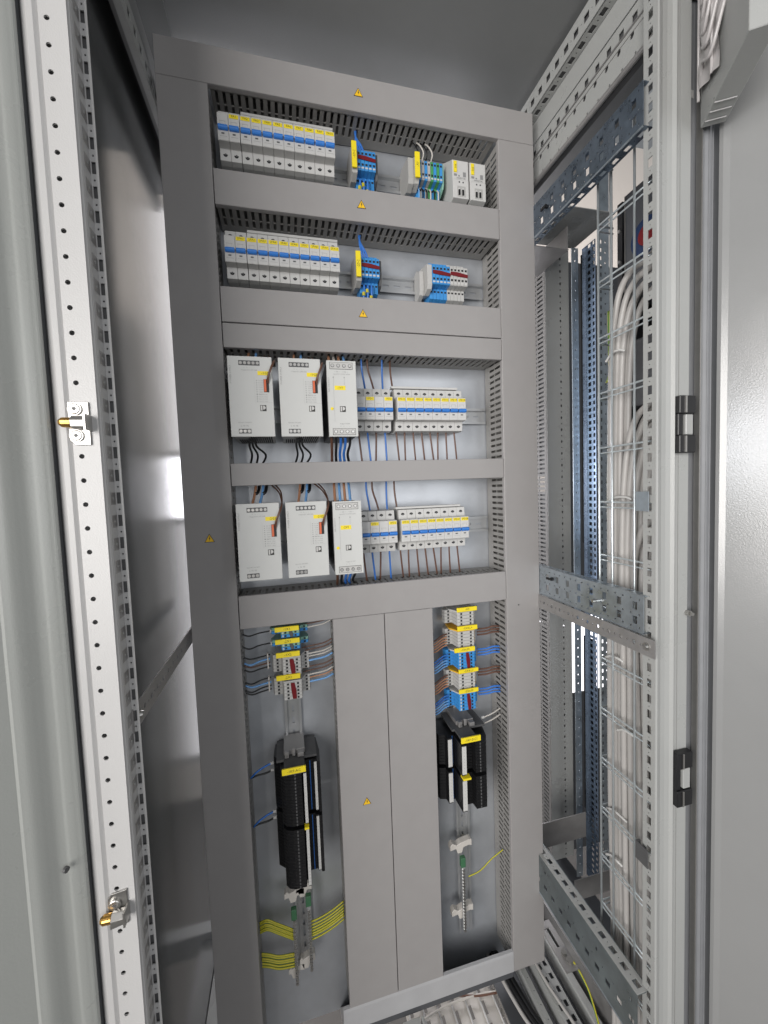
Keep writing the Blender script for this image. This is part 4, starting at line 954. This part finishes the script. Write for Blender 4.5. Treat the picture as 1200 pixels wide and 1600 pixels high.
for k, (c, x) in enumerate((('w_black', 0.460), ('w_white', 0.4715), ('w_black', 0.479), ('w_white', 0.4900))):
    wire([(x, 0.040, 1.679), (x+0.001, 0.030, 1.690), (x-0.004, 0.034, 1.706), (x-0.008, 0.045, 1.7205)], 0.0014, c, f'{names[c]} wire above the mixed colour group, {ORD[k]} from left', 'wires of the mixed colour group')
for k in range(6):
    c = ['w_lblue', 'w_black', 'w_black', 'w_white', 'w_black', 'w_white'][k]; x = 0.460+k*0.0082
    wire([(x, 0.036, 1.626), (x, 0.028, 1.615), (x, 0.032, 1.590), (x, 0.044, 1.580)], 0.0014, c, f'{names[c]} wire below the mixed colour group, {ORD[k]} from left', 'wires of the mixed colour group')
# lower left compartment wires to the side ducts
LW = [(0.7605, 'w_black'), (0.7365, 'w_black'), (0.7135, 'w_black'), (0.7055, 'w_lblue'), (0.6980, 'w_brown'), (0.6905, 'w_black'), (0.6680, 'w_black'), (0.6590, 'w_lblue'), (0.6520, 'w_black'), (0.6450, 'w_black')]
GL = 'wires crossing the lower left compartment'
for i, (z_, c) in enumerate(LW):
    xe = 0.136 if z_ > 0.72 else 0.128
    dz = random.uniform(-0.004, 0.002)
    wire([(0.0805, 0.034, z_+0.002+dz), (0.092, 0.034, z_-0.003+dz), (0.110, 0.036, z_-0.002), (xe, 0.038, z_)], 0.0015 if c != 'w_lblue' else 0.0019, c, f'{names[c]} wire from the left duct to the lower left terminals, {ORD[i]} from top', GL)
    tag(MB().box(xe-0.0055, xe-0.003, 0.0335, 0.0415, z_-0.0035, z_+0.0035).build('wire_marker', 'w_white'), f'small pale wire tag at left of lower left terminals, {ORD[i]} from top', 'marker', 'pale wire tags, lower left')
RW = [(0.7690, 'w_brown'), (0.7620, 'w_white'), (0.7235, 'w_brown'), (0.7165, 'w_brown'), (0.7085, 'w_white'), (0.7030, 'w_white'), (0.6945, 'w_lblue'), (0.6820, 'w_brown'), (0.6745, 'w_brown'), (0.6660, 'w_white'), (0.6600, 'w_tan'), (0.6515, 'w_lblue')]
for i, (z_, c) in enumerate(RW):
    wire([(0.190, 0.040, z_-0.006), (0.205, 0.038, z_-0.003), (0.232, 0.035, z_+0.001), (0.2485, 0.034, z_+0.008)], 0.0014 if c != 'w_lblue' else 0.0020, c, f'{names[c]} wire from lower left terminals to the middle duct, {ORD[i]} from top', GL)
GR = 'wires crossing the lower right compartment'
k = 0
for (zt_, c) in ((0.7060, 'w_tan'), (0.6600, 'w_lblue'), (0.6140, 'w_tan'), (0.5690, 'w_lblue')):
    for j in range(5):
        z_ = zt_-j*0.0062
        cc = c if not (c == 'w_tan' and j == 0) else 'w_brown'
        cc = 'w_blue' if (c == 'w_lblue' and j < 2) else cc
        wire([(0.4535, 0.030, z_-0.012+j*0.001), (0.470, 0.034, z_-0.007), (0.485, 0.040, z_-0.002), (0.4985, 0.043, z_)], 0.0016, cc, f'{names[cc]} wire {ORD[j]} from top, {["upper","second","third","bottom"][k//5]} bundle left of the lower right terminals', GR)
        k += 1
    for j in range(3):
        z_ = zt_+0.002-j*0.0065; cc = 'w_brown' if c == 'w_tan' else 'w_blue'
        wire([(0.5710, 0.044, z_), (0.590, 0.040, z_+0.001), (0.606, 0.036, z_+0.005), (0.6200, 0.034, z_+0.004)], 0.0019, cc, f'{names[cc]} wire {ORD[j]} from top of the {["upper","second","third","bottom"][(k-1)//5]} bundle entering the right duct', GR)
for z_, j in ((0.512, 0), (0.498, 1)):
    wire([(0.5735, 0.030, z_), (0.595, 0.030, z_+0.005), (0.6195, 0.034, z_+0.012)], 0.0015, 'w_white', f'pale wire beside the right relay banks, {["upper","lower"][j]} one', GR)
    tag(MB().cyl((0.570, 0.030, z_), (1, 0.0, 0.1), 0.003, 0.006, 10).build('wire_ferrule', 'white'), f'white ferrule beside the right relay banks, {["upper","lower"][j]} one', 'ferrule', 'white wire ferrules')
for z_, j, c in ((0.498, 0, 'w_blue'), (0.484, 1, 'w_black'), (0.399, 2, 'w_blue'), (0.386, 3, 'w_black')):
    wire([(0.0805, 0.030, z_-0.020 if c == 'w_blue' else z_-0.006), (0.092, 0.030, z_-0.010 if c == 'w_blue' else z_-0.003), (0.108, 0.032, z_-0.003), (0.122, 0.034, z_)], 0.0018, c, f'{names[c]} wire into the left relay banks, {ORD[j]} from top', GL)
    tag(MB().cyl((0.118, 0.034, z_), (1, 0, 0), 0.0028, 0.006, 10).build('wire_ferrule', 'white'), f'white ferrule at the left relay banks, {ORD[j]} from top', 'ferrule', 'white wire ferrules')
# yellow-green bundles
GY = 'yellow green earth wires'
for i in range(6):
    z_ = 0.150-i*0.0048+random.uniform(-0.0012, 0.0012)
    wire([(0.0805, 0.038, z_+0.022), (0.095, 0.036, z_+0.026), (0.115, 0.034, z_+0.014), (0.1450, 0.032, z_-0.006)], 0.0017, 'w_yellow', f'yellow green wire, {ORD[i]} from top of the upper bundle at bottom left', GY, stripe='w_green')
    z_ = 0.094-i*0.0055+random.uniform(-0.001, 0.001)
    wire([(0.0805, 0.038, z_+0.012), (0.095, 0.036, z_+0.008), (0.115, 0.034, z_+0.000), (0.1450, 0.034, z_-0.004)], 0.0020, 'w_yellow', f'yellow green wire, {ORD[i]} from top of the lower bundle at bottom left', GY, stripe='w_green')
for i in range(7):
    z_ = 0.150-i*0.0062+random.uniform(-0.0012, 0.0012)
    wire([(0.1795, 0.034, z_-0.004), (0.198, 0.034, z_-0.001), (0.225, 0.036, z_+0.006), (0.2485, 0.038, z_+0.016)], 0.0018, 'w_yellow', f'yellow green wire, {ORD[i]} from top of the bundle by the middle duct', GY, stripe='w_green')
wire([(0.6200, 0.036, 0.185), (0.590, 0.036, 0.170), (0.560, 0.034, 0.152), (0.5310, 0.034, 0.146)], 0.0014, 'w_yellow', 'single yellow green wire to the earth bar at bottom right', GY, stripe='w_green')

# ------------------------------------------------------------------ wire mesh tray with ivory cables
t = thing('wire_mesh_tray', 'upright zinc wire mesh tray holding the ivory cables', 'cable tray', (0.733, -0.2, 0.1))
zs = [1.477-0.0977*i for i in range(15)]
q = MB()
for y_ in (-0.1365, -0.1660, -0.2120, -0.2590): q.tube([(0.7325, y_, zs[-1]-0.03), (0.7325, y_, 1.596)], 0.0019, 8, smooth=0)
q.tube([(0.7620, -0.1330, zs[-1]-0.03), (0.7620, -0.1330, 1.596)], 0.0019, 8, smooth=0)
q.build('long_wires', 'wire_metal', t, smooth=True)
for z_ in zs:
    MB().tube([(0.7660, -0.1345, z_), (0.7370, -0.1345, z_), (0.7340, -0.1380, z_), (0.7340, -0.2620, z_)], 0.0017, 8, smooth=0).build('cross_wire', 'wire_metal', t, smooth=True)
for z_ in [1.577]:
    MB().tube([(0.7660, -0.1345, z_), (0.7370, -0.1345, z_), (0.7340, -0.1380, z_), (0.7340, -0.2620, z_)], 0.0017, 8, smooth=0).build('cross_wire', 'wire_metal', t, smooth=True)
for z_ in zs:
    MB().tube([(0.7660, -0.1345, z_-0.0095), (0.7370, -0.1345, z_-0.0095), (0.7340, -0.1380, z_-0.0095), (0.7340, -0.2620, z_-0.0095)], 0.0014, 8, smooth=0).build('cross_wire', 'wire_metal', t, smooth=True)
cab = [
 [(0.750,-0.262,1.392),(0.750,-0.22,1.377),(0.750,-0.187,1.373),(0.750,-0.161,1.338),(0.750,-0.148,1.246),(0.750,-0.144,1.087),(0.750,-0.142,0.847),(0.750,-0.141,0.597),(0.750,-0.142,0.404),(0.750,-0.147,0.211),(0.750,-0.15,-0.1)],
 [(0.754,-0.262,1.382),(0.754,-0.22,1.363),(0.754,-0.192,1.355),(0.754,-0.170,1.324),(0.754,-0.156,1.244),(0.754,-0.152,1.086),(0.754,-0.150,0.849),(0.754,-0.149,0.601),(0.754,-0.150,0.346),(0.754,-0.153,0.151),(0.752,-0.156,-0.1)],
 [(0.758,-0.262,1.370),(0.758,-0.219,1.35),(0.758,-0.196,1.338),(0.758,-0.177,1.311),(0.758,-0.163,1.242),(0.758,-0.158,1.085),(0.758,-0.156,0.85),(0.758,-0.156,0.605),(0.758,-0.157,0.351),(0.758,-0.160,0.12),(0.756,-0.164,-0.1)],
 [(0.750,-0.262,1.165),(0.750,-0.222,1.147),(0.750,-0.198,1.128),(0.750,-0.182,1.082),(0.750,-0.172,0.993),(0.750,-0.169,0.854),(0.750,-0.171,0.737),(0.750,-0.173,0.495),(0.750,-0.176,0.311),(0.750,-0.179,0.137),(0.750,-0.184,-0.1)],
 [(0.754,-0.262,1.150),(0.754,-0.226,1.130),(0.754,-0.206,1.113),(0.754,-0.191,1.076),(0.754,-0.180,0.993),(0.754,-0.176,0.855),(0.754,-0.181,0.739),(0.754,-0.183,0.5),(0.754,-0.187,0.317),(0.754,-0.191,0.134),(0.754,-0.196,-0.1)],
 [(0.758,-0.262,1.130),(0.758,-0.228,1.109),(0.758,-0.214,1.094),(0.758,-0.200,1.058),(0.758,-0.188,0.982),(0.758,-0.184,0.856),(0.758,-0.189,0.741),(0.758,-0.192,0.504),(0.758,-0.195,0.322),(0.758,-0.199,0.114),(0.758,-0.205,-0.1)],
 [(0.750,-0.262,0.972),(0.750,-0.221,0.954),(0.750,-0.205,0.928),(0.750,-0.195,0.882),(0.750,-0.195,0.791),(0.750,-0.199,0.69),(0.750,-0.204,0.518),(0.750,-0.208,0.342),(0.750,-0.213,0.115),(0.750,-0.218,-0.1)],
 [(0.755,-0.262,0.956),(0.755,-0.226,0.939),(0.755,-0.213,0.912),(0.755,-0.206,0.872),(0.755,-0.205,0.793),(0.755,-0.209,0.693),(0.755,-0.213,0.522),(0.755,-0.217,0.347),(0.755,-0.222,0.11),(0.755,-0.228,-0.1)],
 [(0.758,-0.262,0.935),(0.758,-0.235,0.915),(0.758,-0.225,0.870),(0.758,-0.221,0.793),(0.758,-0.224,0.693),(0.758,-0.227,0.522),(0.758,-0.230,0.347),(0.758,-0.236,0.11),(0.758,-0.240,-0.1)],
]
cn = ['upper arc of three, outermost', 'upper arc of three, middle', 'upper arc of three, innermost', 'middle arc of three, outermost', 'middle arc of three, middle', 'middle arc of three, innermost', 'lower arc of three, outermost', 'lower arc of three, middle', 'lower arc of three, innermost']
for i, c in enumerate(cab):
    q = MB().tube(c, 0.0052, 12); o = tag(q.build('cable', 'cable', smooth=True), f'ivory cable in the {cn[i]}', 'cable', 'ivory cables behind the wire mesh')
# more cables deeper in the tray
for i in range(6):
    y_ = -0.2385-0.0045*i; xx = 0.752+0.006*(i % 2)
    q = MB().tube([(xx, y_, 0.74), (xx+0.002, y_+random.uniform(-.003, .003), 0.5), (xx, y_+random.uniform(-.003, .003), 0.25), (xx, y_-0.003, -0.12)], 0.0052, 12)
    tag(q.build('cable', 'cable', smooth=True), f'ivory cable close to the right post low in the tray, {ORD[i]} from the back', 'cable', 'ivory cables behind the wire mesh')
for i in range(5):
    y_ = -0.176-i*0.010
    q = MB().tube([(0.766, -0.262, 1.175-0.014*i), (0.766, -0.232-0.003*i, 1.158-0.016*i), (0.766, y_-0.018, 1.118-0.014*i), (0.766, y_, 1.04-0.01*i), (0.766, y_+0.003, 0.90), (0.766, y_, 0.78)], 0.0050, 12)
    tag(q.build('cable', 'cable', smooth=True), f'ivory cable in the rear of the middle arc, {ORD[i]} from outside', 'cable', 'ivory cables behind the wire mesh')
for i, c in enumerate(cab):
    c2 = [(p_[0]+0.0105, p_[1]-0.0055+(0.0 if k_ else 0), p_[2]-0.010) for k_, p_ in enumerate(c)]
    c2[0] = (c2[0][0], -0.262, c2[0][2]); q = MB().tube(c2, 0.0050, 12)
    tag(q.build('cable', 'cable', smooth=True), f'ivory cable directly behind the {cn[i]}', 'cable', 'ivory cables behind the wire mesh')
for i in range(9):
    y_ = -0.150-i*0.0102; xx = 0.7680
    q = MB().tube([(xx, y_, 0.86-0.004*i), (xx+0.002, y_+random.uniform(-.003, .003), 0.62), (xx, y_+random.uniform(-.003, .003), 0.40), (xx+0.001, y_+random.uniform(-.003, .003), 0.18), (xx, y_-0.004, -0.12)], 0.0052, 12)
    tag(q.build('cable', 'cable', smooth=True), f'ivory cable in the third layer low in the tray, {ORD[i]} from the back', 'cable', 'ivory cables behind the wire mesh')
for i in range(7):
    y_ = -0.146-i*0.0125
    q = MB().tube([(0.768, y_, 0.80-0.01*i), (0.768+random.uniform(-.002,.002), y_+random.uniform(-.004,.004), 0.55), (0.768, y_+random.uniform(-.004,.004), 0.30), (0.766, y_, 0.10), (0.766, y_-0.004, -0.12)], 0.0054, 12)
    tag(q.build('cable', 'cable', smooth=True), f'ivory cable in the rear layer low in the tray, {ORD[i]} from the back', 'cable', 'ivory cables behind the wire mesh')
wire([(0.772, -0.118, 1.34), (0.768, -0.124, 1.20), (0.766, -0.122, 1.02), (0.768, -0.120, 0.86), (0.766, -0.124, 0.72), (0.768, -0.12, 0.60)], 0.0026, 'w_yellow', 'yellow green wire running up behind the mesh tray corner', GY, stripe='w_green')
for i, (z_, y0, y1) in enumerate(((1.245, -0.143, -0.172), (0.992, -0.140, -0.185), (0.700, -0.138, -0.168), (0.575, -0.165, -0.195), (0.405, -0.140, -0.175), (0.310, -0.138, -0.165))):
    tag(MB().tube([(0.742, y0, z_-0.006), (0.741, (y0+y1)/2, z_+0.004), (0.742, y1, z_+0.005), (0.7460, y1-0.008, z_+0.001)], 0.0022, 8).build('cable_tie', 'white', smooth=True), f'white cable tie round the ivory cables, {ORD[i]} from top', 'cable tie', 'white cable ties')

# ------------------------------------------------------------------ neighbouring bay
t = thing('drive_unit', 'dark grey drive housing, upper one behind the mesh', 'drive', (0.83, -0.1, 1.36))
MB().box(0.832, 0.99, -0.255, -0.092, 1.372, 1.570).build('housing', 'dark_metal', t, bevel=0.002)
MB().box(0.8312, 0.8322, -0.096, -0.094, 1.330, 1.568).build('edge_trim', 'steel', t)
q = MB(); q.cyl((0.8315, -0.150, 1.462), (-1, 0, 0), 0.032, 0.010, 24).build('blue_ring', 'deco_blue', t)
MB().cyl((0.8215, -0.155, 1.462), (-1, 0, 0), 0.018, 0.004, 20).build('red_centre', 'deco_red', t)
MB().cyl((0.8310, -0.102, 1.372), (0, 0, -1), 0.0045, 0.020, 10).build('red_plug', 'deco_red', t)
t = thing('drive_unit', 'dark grey drive housing, middle one above the cable arcs', 'drive', (0.83, -0.1, 1.16))
MB().box(0.832, 0.99, -0.255, -0.100, 1.166, 1.292).build('housing', 'dark_metal', t, bevel=0.002)
MB().box(0.8312, 0.8322, -0.0985, -0.096, 1.165, 1.290).build('edge_trim', 'galv_dull', t)
MB().cyl((0.8310, -0.100, 1.168), (0, 0, -1), 0.0042, 0.020, 10).build('red_plug', 'deco_red', t)
t = thing('drive_unit', 'dark grey drive housing, lowest one behind the middle arc', 'drive', (0.83, -0.1, 0.93))
MB().box(0.832, 0.99, -0.255, -0.110, 0.925, 1.090).build('housing', 'dark_metal', t, bevel=0.002)
tag(MB().box(0.995, 1.003, -0.262, 0.00, 0.84, 1.58).build('mounting_board', 'black'), 'black board behind the drive units', 'panel')
tag(MB().box(0.858, 0.990, -0.062, -0.050, 0.84, 1.585).build('device_bracket', 'black'), 'black upright bracket left of the drive units', 'bracket')
wire([(0.842, -0.105, 1.345), (0.835, -0.095, 1.31), (0.820, -0.085, 1.27), (0.800, -0.082, 1.22)], 0.0018, 'w_yellow', 'yellow green loop under the upper drive unit', GY, stripe='w_green')
for i, z_ in enumerate((1.53, 1.47, 1.40, 1.345, 1.30)):
    tag(MB().cyl((0.858, -0.056, z_), (-1, 0, 0), 0.0032, 0.003, 10).build('screw', 'steel'), f'bright screw on the black bracket, {ORD[i]} from top', 'screw', 'screws on the black bracket')

t = thing('rear_duct', 'grey rear post with slotted side and a column of small holes', 'post', (0.92, 0.22, -0.1))
Lh = 1.75
hh = []; a = 0.005
while a < Lh-0.01:
    hh.append((0.010, 0.034, a, a+0.0052, 'r')); hh.append((0.040, 0.064, a, a+0.0052, 'r')); a += 0.0125
MB().perf((0.885, 0.222, -0.09), (0, 1, 0), (0, 0, 1), 0.080, Lh, hh, 0.0015).build('slotted_side', 'pvc_in', t)
hh = []; a = 0.01; k = 0
while a < Lh-0.02:
    w_ = 0.0042 if k % 2 == 0 else 0.0024; hh.append((0.046-w_*0.7, 0.046+w_*0.7, a-w_, a+w_, 'c')); a += 0.0165; k += 1
MB().perf((0.885, 0.220, -0.09), (1, 0, 0), (0, 0, 1), 0.073, Lh, hh, 0.0015).build('front_face', 'paint', t)
MB().box(0.889, 0.955, 0.226, 0.300, -0.09, 0.6).box(0.889, 0.955, 0.226, 0.300, 0.62, 1.0).box(0.889, 0.955, 0.226, 0.300, 1.05, Lh-0.09).build('core', 'dark_grey', t)
tag(MB().box(0.968, 1.60, 0.330, 0.334, 0.592, 1.700).build('rear_shade_sheet', 'dark_metal'), 'dark sheet added to darken the rear of the bay above mid height', 'panel', 'dark rear sheets')  # both sheets added to hide the bright wall and keep gaps dark
tag(MB().box(0.968, 1.60, 0.330, 0.334, -0.20, 0.338).build('rear_shade_sheet', 'dark_metal'), 'dark sheet added to darken the rear of the bay near the floor', 'panel', 'dark rear sheets')
t = thing('perforated_post', 'blue grey galvanised post with fine holes left of the black strip', 'post', (0.93, 0.16, -0.1), 'galvanised posts in the rear bay')
hh = holes_col(0.010, 0.004, 0, 1.72, 0.025, 0.005, 0.01, 'c')
MB().perf((0.9190, 0.160, -0.09), (1, 0, 0), (0, 0, 1), 0.0200, 1.72, hh, 0.0015).build('front_face', 'galv', t)
hh = holes_col(0.006, 0.0065, 0, 1.72, 0.0165, 0.0095, 0.01, 'r')+holes_col(0.0205, 0.0095, 0, 1.72, 0.0165, 0.0095, 0.01, 'r')
MB().perf((0.9520, 0.1150, -0.09), (0, 1, 0), (0, 0, 1), 0.045, 1.72, hh, 0.0015).build('side_face', 'galv_blue_lit', t)
t = thing('perforated_post', 'galvanised post with round holes right of the black strip', 'post', (0.985, 0.13, -0.1), 'galvanised posts in the rear bay')
hh = holes_col(0.006, 0.005, 0, 1.72, 0.020, 0.010, 0.008, 'r')+holes_col(0.019, 0.0045, 0, 1.72, 0.025, 0.005, 0.01, 'c')
MB().perf((0.9610, 0.1140, -0.09), (1, 0, 0), (0, 0, 1), 0.030, 1.95, hh, 0.0015).build('front_face', 'galv', t)
tag(MB().box(0.9560, 0.9600, 0.128, 0.170, 0.86, 1.62).build('cable_strip', 'black'), 'upright black strip between the two galvanised posts', 'strip')
tag(MB().box(0.9560, 0.9600, 0.128, 0.170, 0.10, 0.60).build('cable_strip', 'black'), 'lower black strip between the two galvanised posts', 'strip')
t = thing('corner_bracket', 'dark galvanised plate under the upper punched rail', 'bracket', (0.81, 0.1, 1.58), 'brackets on the rear posts')
MB().box(0.740, 0.862, 0.098, 0.220, 1.5835, 1.5850).box(0.740, 0.862, 0.2185, 0.220, 1.585, 1.640).build('plate', 'galv_dull', t)
MB().box(0.860, 0.8615, 0.100, 0.218, 1.5850, 1.640).build('side_flange', 'galv_dull', t)
tag(MB().box(0.835, 0.960, 0.060, 0.200, 1.655, 1.657).build('corner_bracket', 'paint'), 'pale sheet bracket reaching right under the upper rail', 'bracket', 'brackets on the rear posts')
tag(MB().box(0.760, 0.900, 0.10, 0.102, 0.088, 0.155).build('corner_bracket', 'galv_dull'), 'dark angle plate behind the lowest punched rail', 'bracket', 'brackets on the rear posts')
tag(MB().box(0.800, 0.930, 0.02, 0.022, 0.020, 0.072).build('corner_bracket', 'galv_dull'), 'dark angle plate right of the lowest rail', 'bracket', 'brackets on the rear posts')

# ------------------------------------------------------------------ floor level parts
Lr = 0.56
t = thing('base_rail', 'pale base rail with two rows of square holes by the floor', 'rail', (0.70, 0, -0.1), 'rails on the cabinet floor'); hh = []
a = 0.005
while a < Lr-0.02:
    hh.append((0.006, 0.014, a, a+0.0115, 'r')); hh.append((0.021, 0.029, a+0.004, a+0.0155, 'r')); hh.append((0.0165, 0.0185, a+0.014, a+0.016, 'c')); a += 0.025
MB().perf((0.684, -0.25, -0.102), (1, 0, 0), (0, 1, 0), 0.034, Lr, hh, 0.0015).build('top_face', 'paint', t)
MB().box(0.684, 0.6855, -0.25, 0.30, -0.14, -0.102).build('side_face', 'paint', t)
t = thing('base_rail', 'smooth pale floor rail right of the two row rail', 'rail', (0.75, 0, -0.1), 'rails on the cabinet floor')
MB().box(0.742, 0.760, -0.25, 0.30, -0.14, -0.100).build('body', 'paint', t, bevel=0.002)
t = thing('base_rail', 'narrow floor rail with small holes left of the two row rail', 'rail', (0.66, 0, -0.12), 'rails on the cabinet floor')
MB().perf((0.655, -0.25, -0.118), (1, 0, 0), (0, 1, 0), 0.012, Lr, holes_col(0.007, 0.003, 0, Lr, 0.025, 0.003, 0.01, 'c'), 0.0015).box(0.655, 0.6565, -0.25, 0.30, -0.150, -0.118).build('body', 'paint', t)
t = thing('base_rail', 'deep channel beside the lowest punched rail with slotted wall', 'rail', (0.78, 0, -0.06), 'rails on the cabinet floor')
MB().perf((0.775, -0.25, -0.070), (1, 0, 0), (0, 1, 0), 0.016, Lr, holes_col(0.008, 0.004, 0, Lr, 0.025, 0.004, 0.01, 'c'), 0.0015).box(0.775, 0.7765, -0.25, 0.30, -0.130, -0.070).build('body', 'galv_dull', t)
q = MB().cyl((0.716, -0.03, -0.020), (0.3, 0.2, 1), 0.010, 0.012, 12); 
t = thing('cable_lug_plate', 'dull slotted bracket with bolts below the lowest rail', 'bracket', (0.72, 0.0, -0.02))
MB().perf((0.700, -0.075, -0.012), (1, 0, 0), (0, 1, 0), 0.030, 0.10, [(0.008, 0.018, 0.045, 0.085, 'r')], 0.003).build('plate', 'galv_dull', t)
MB().cyl((0.717, -0.045, -0.010), (0, 0, 1), 0.006, 0.008, 6).cyl((0.720, -0.060, -0.010), (0, 0, 1), 0.007, 0.006, 12).build('bolt', 'steel', t)
wire([(0.725, -0.062, -0.006), (0.733, -0.075, -0.020), (0.740, -0.095, -0.045), (0.742, -0.120, -0.090)], 0.0022, 'w_yellow', 'yellow green bonding wire from the slotted bracket to the floor rail', GY, stripe='w_green')
wire([(0.684, 0.06, -0.088), (0.687, -0.01, -0.094), (0.694, -0.06, -0.096), (0.706, -0.12, -0.098), (0.72, -0.2, -0.098)], 0.0032, 'cable', 'cream hose lying along the two row base rail', 'hoses at the cabinet floor', seg=10)
for i, (xa, m_, nm) in enumerate(((0.612, 'cable', 'pale'), (0.624, 'black', 'black, nearer the duct'), (0.634, 'black', 'black, nearer the rail'))):
    wire([(xa-0.02, 0.10, -0.125), (xa-0.010, 0.05, -0.120), (xa, 0.0, -0.128), (xa+0.014, -0.05, -0.136), (xa+0.045, -0.12, -0.14)], 0.006 if i else 0.004, m_, f'{nm} hose curving out under the plate', 'hoses at the cabinet floor', seg=12)
t = thing('floor_tray', 'pale slotted floor tray below the mounting plate', 'tray', (0.5, 0.05, -0.2)); hh = []
for r_ in range(9):
    for c_ in range(7): hh.append((0.01+c_*0.034, 0.018+c_*0.034, 0.012+r_*0.040, 0.038+r_*0.040, 'r'))
MB().perf((0.385, -0.10, -0.205), (1, 0, 0), (0, 1, 0), 0.245, 0.38, hh, 0.002).build('sheet', 'w_white', t)
q = MB()
for c_ in range(7): q.tube([(0.392+c_*0.034, 0.0, -0.197), (0.392+c_*0.034, 0.16, -0.197)], 0.0022, 8, smooth=0)
q.build('ribs', 'paint_white', t, smooth=True)
for i, (ya, yb) in enumerate(((0.105, 0.085), (0.088, 0.060), (0.050, 0.062))):
    wire([(0.40, ya, -0.190), (0.48, (ya+yb)/2+0.006, -0.188), (0.56, yb, -0.190), (0.61, yb-0.01, -0.185)], 0.0022, 'w_brown' if i < 2 else 'w_white', f'thin wire lying on the slotted floor tray, {ORD[i]} from the back', 'wires on the floor tray')
tag(MB().box(0.355, 0.392, -0.05, -0.01, -0.30, -0.082).box(0.3945, 0.4010, -0.05, -0.01, -0.30, -0.082).build('floor_post', 'paint', bevel=0.001), 'pale upright strip under the wide middle ducts', 'post')
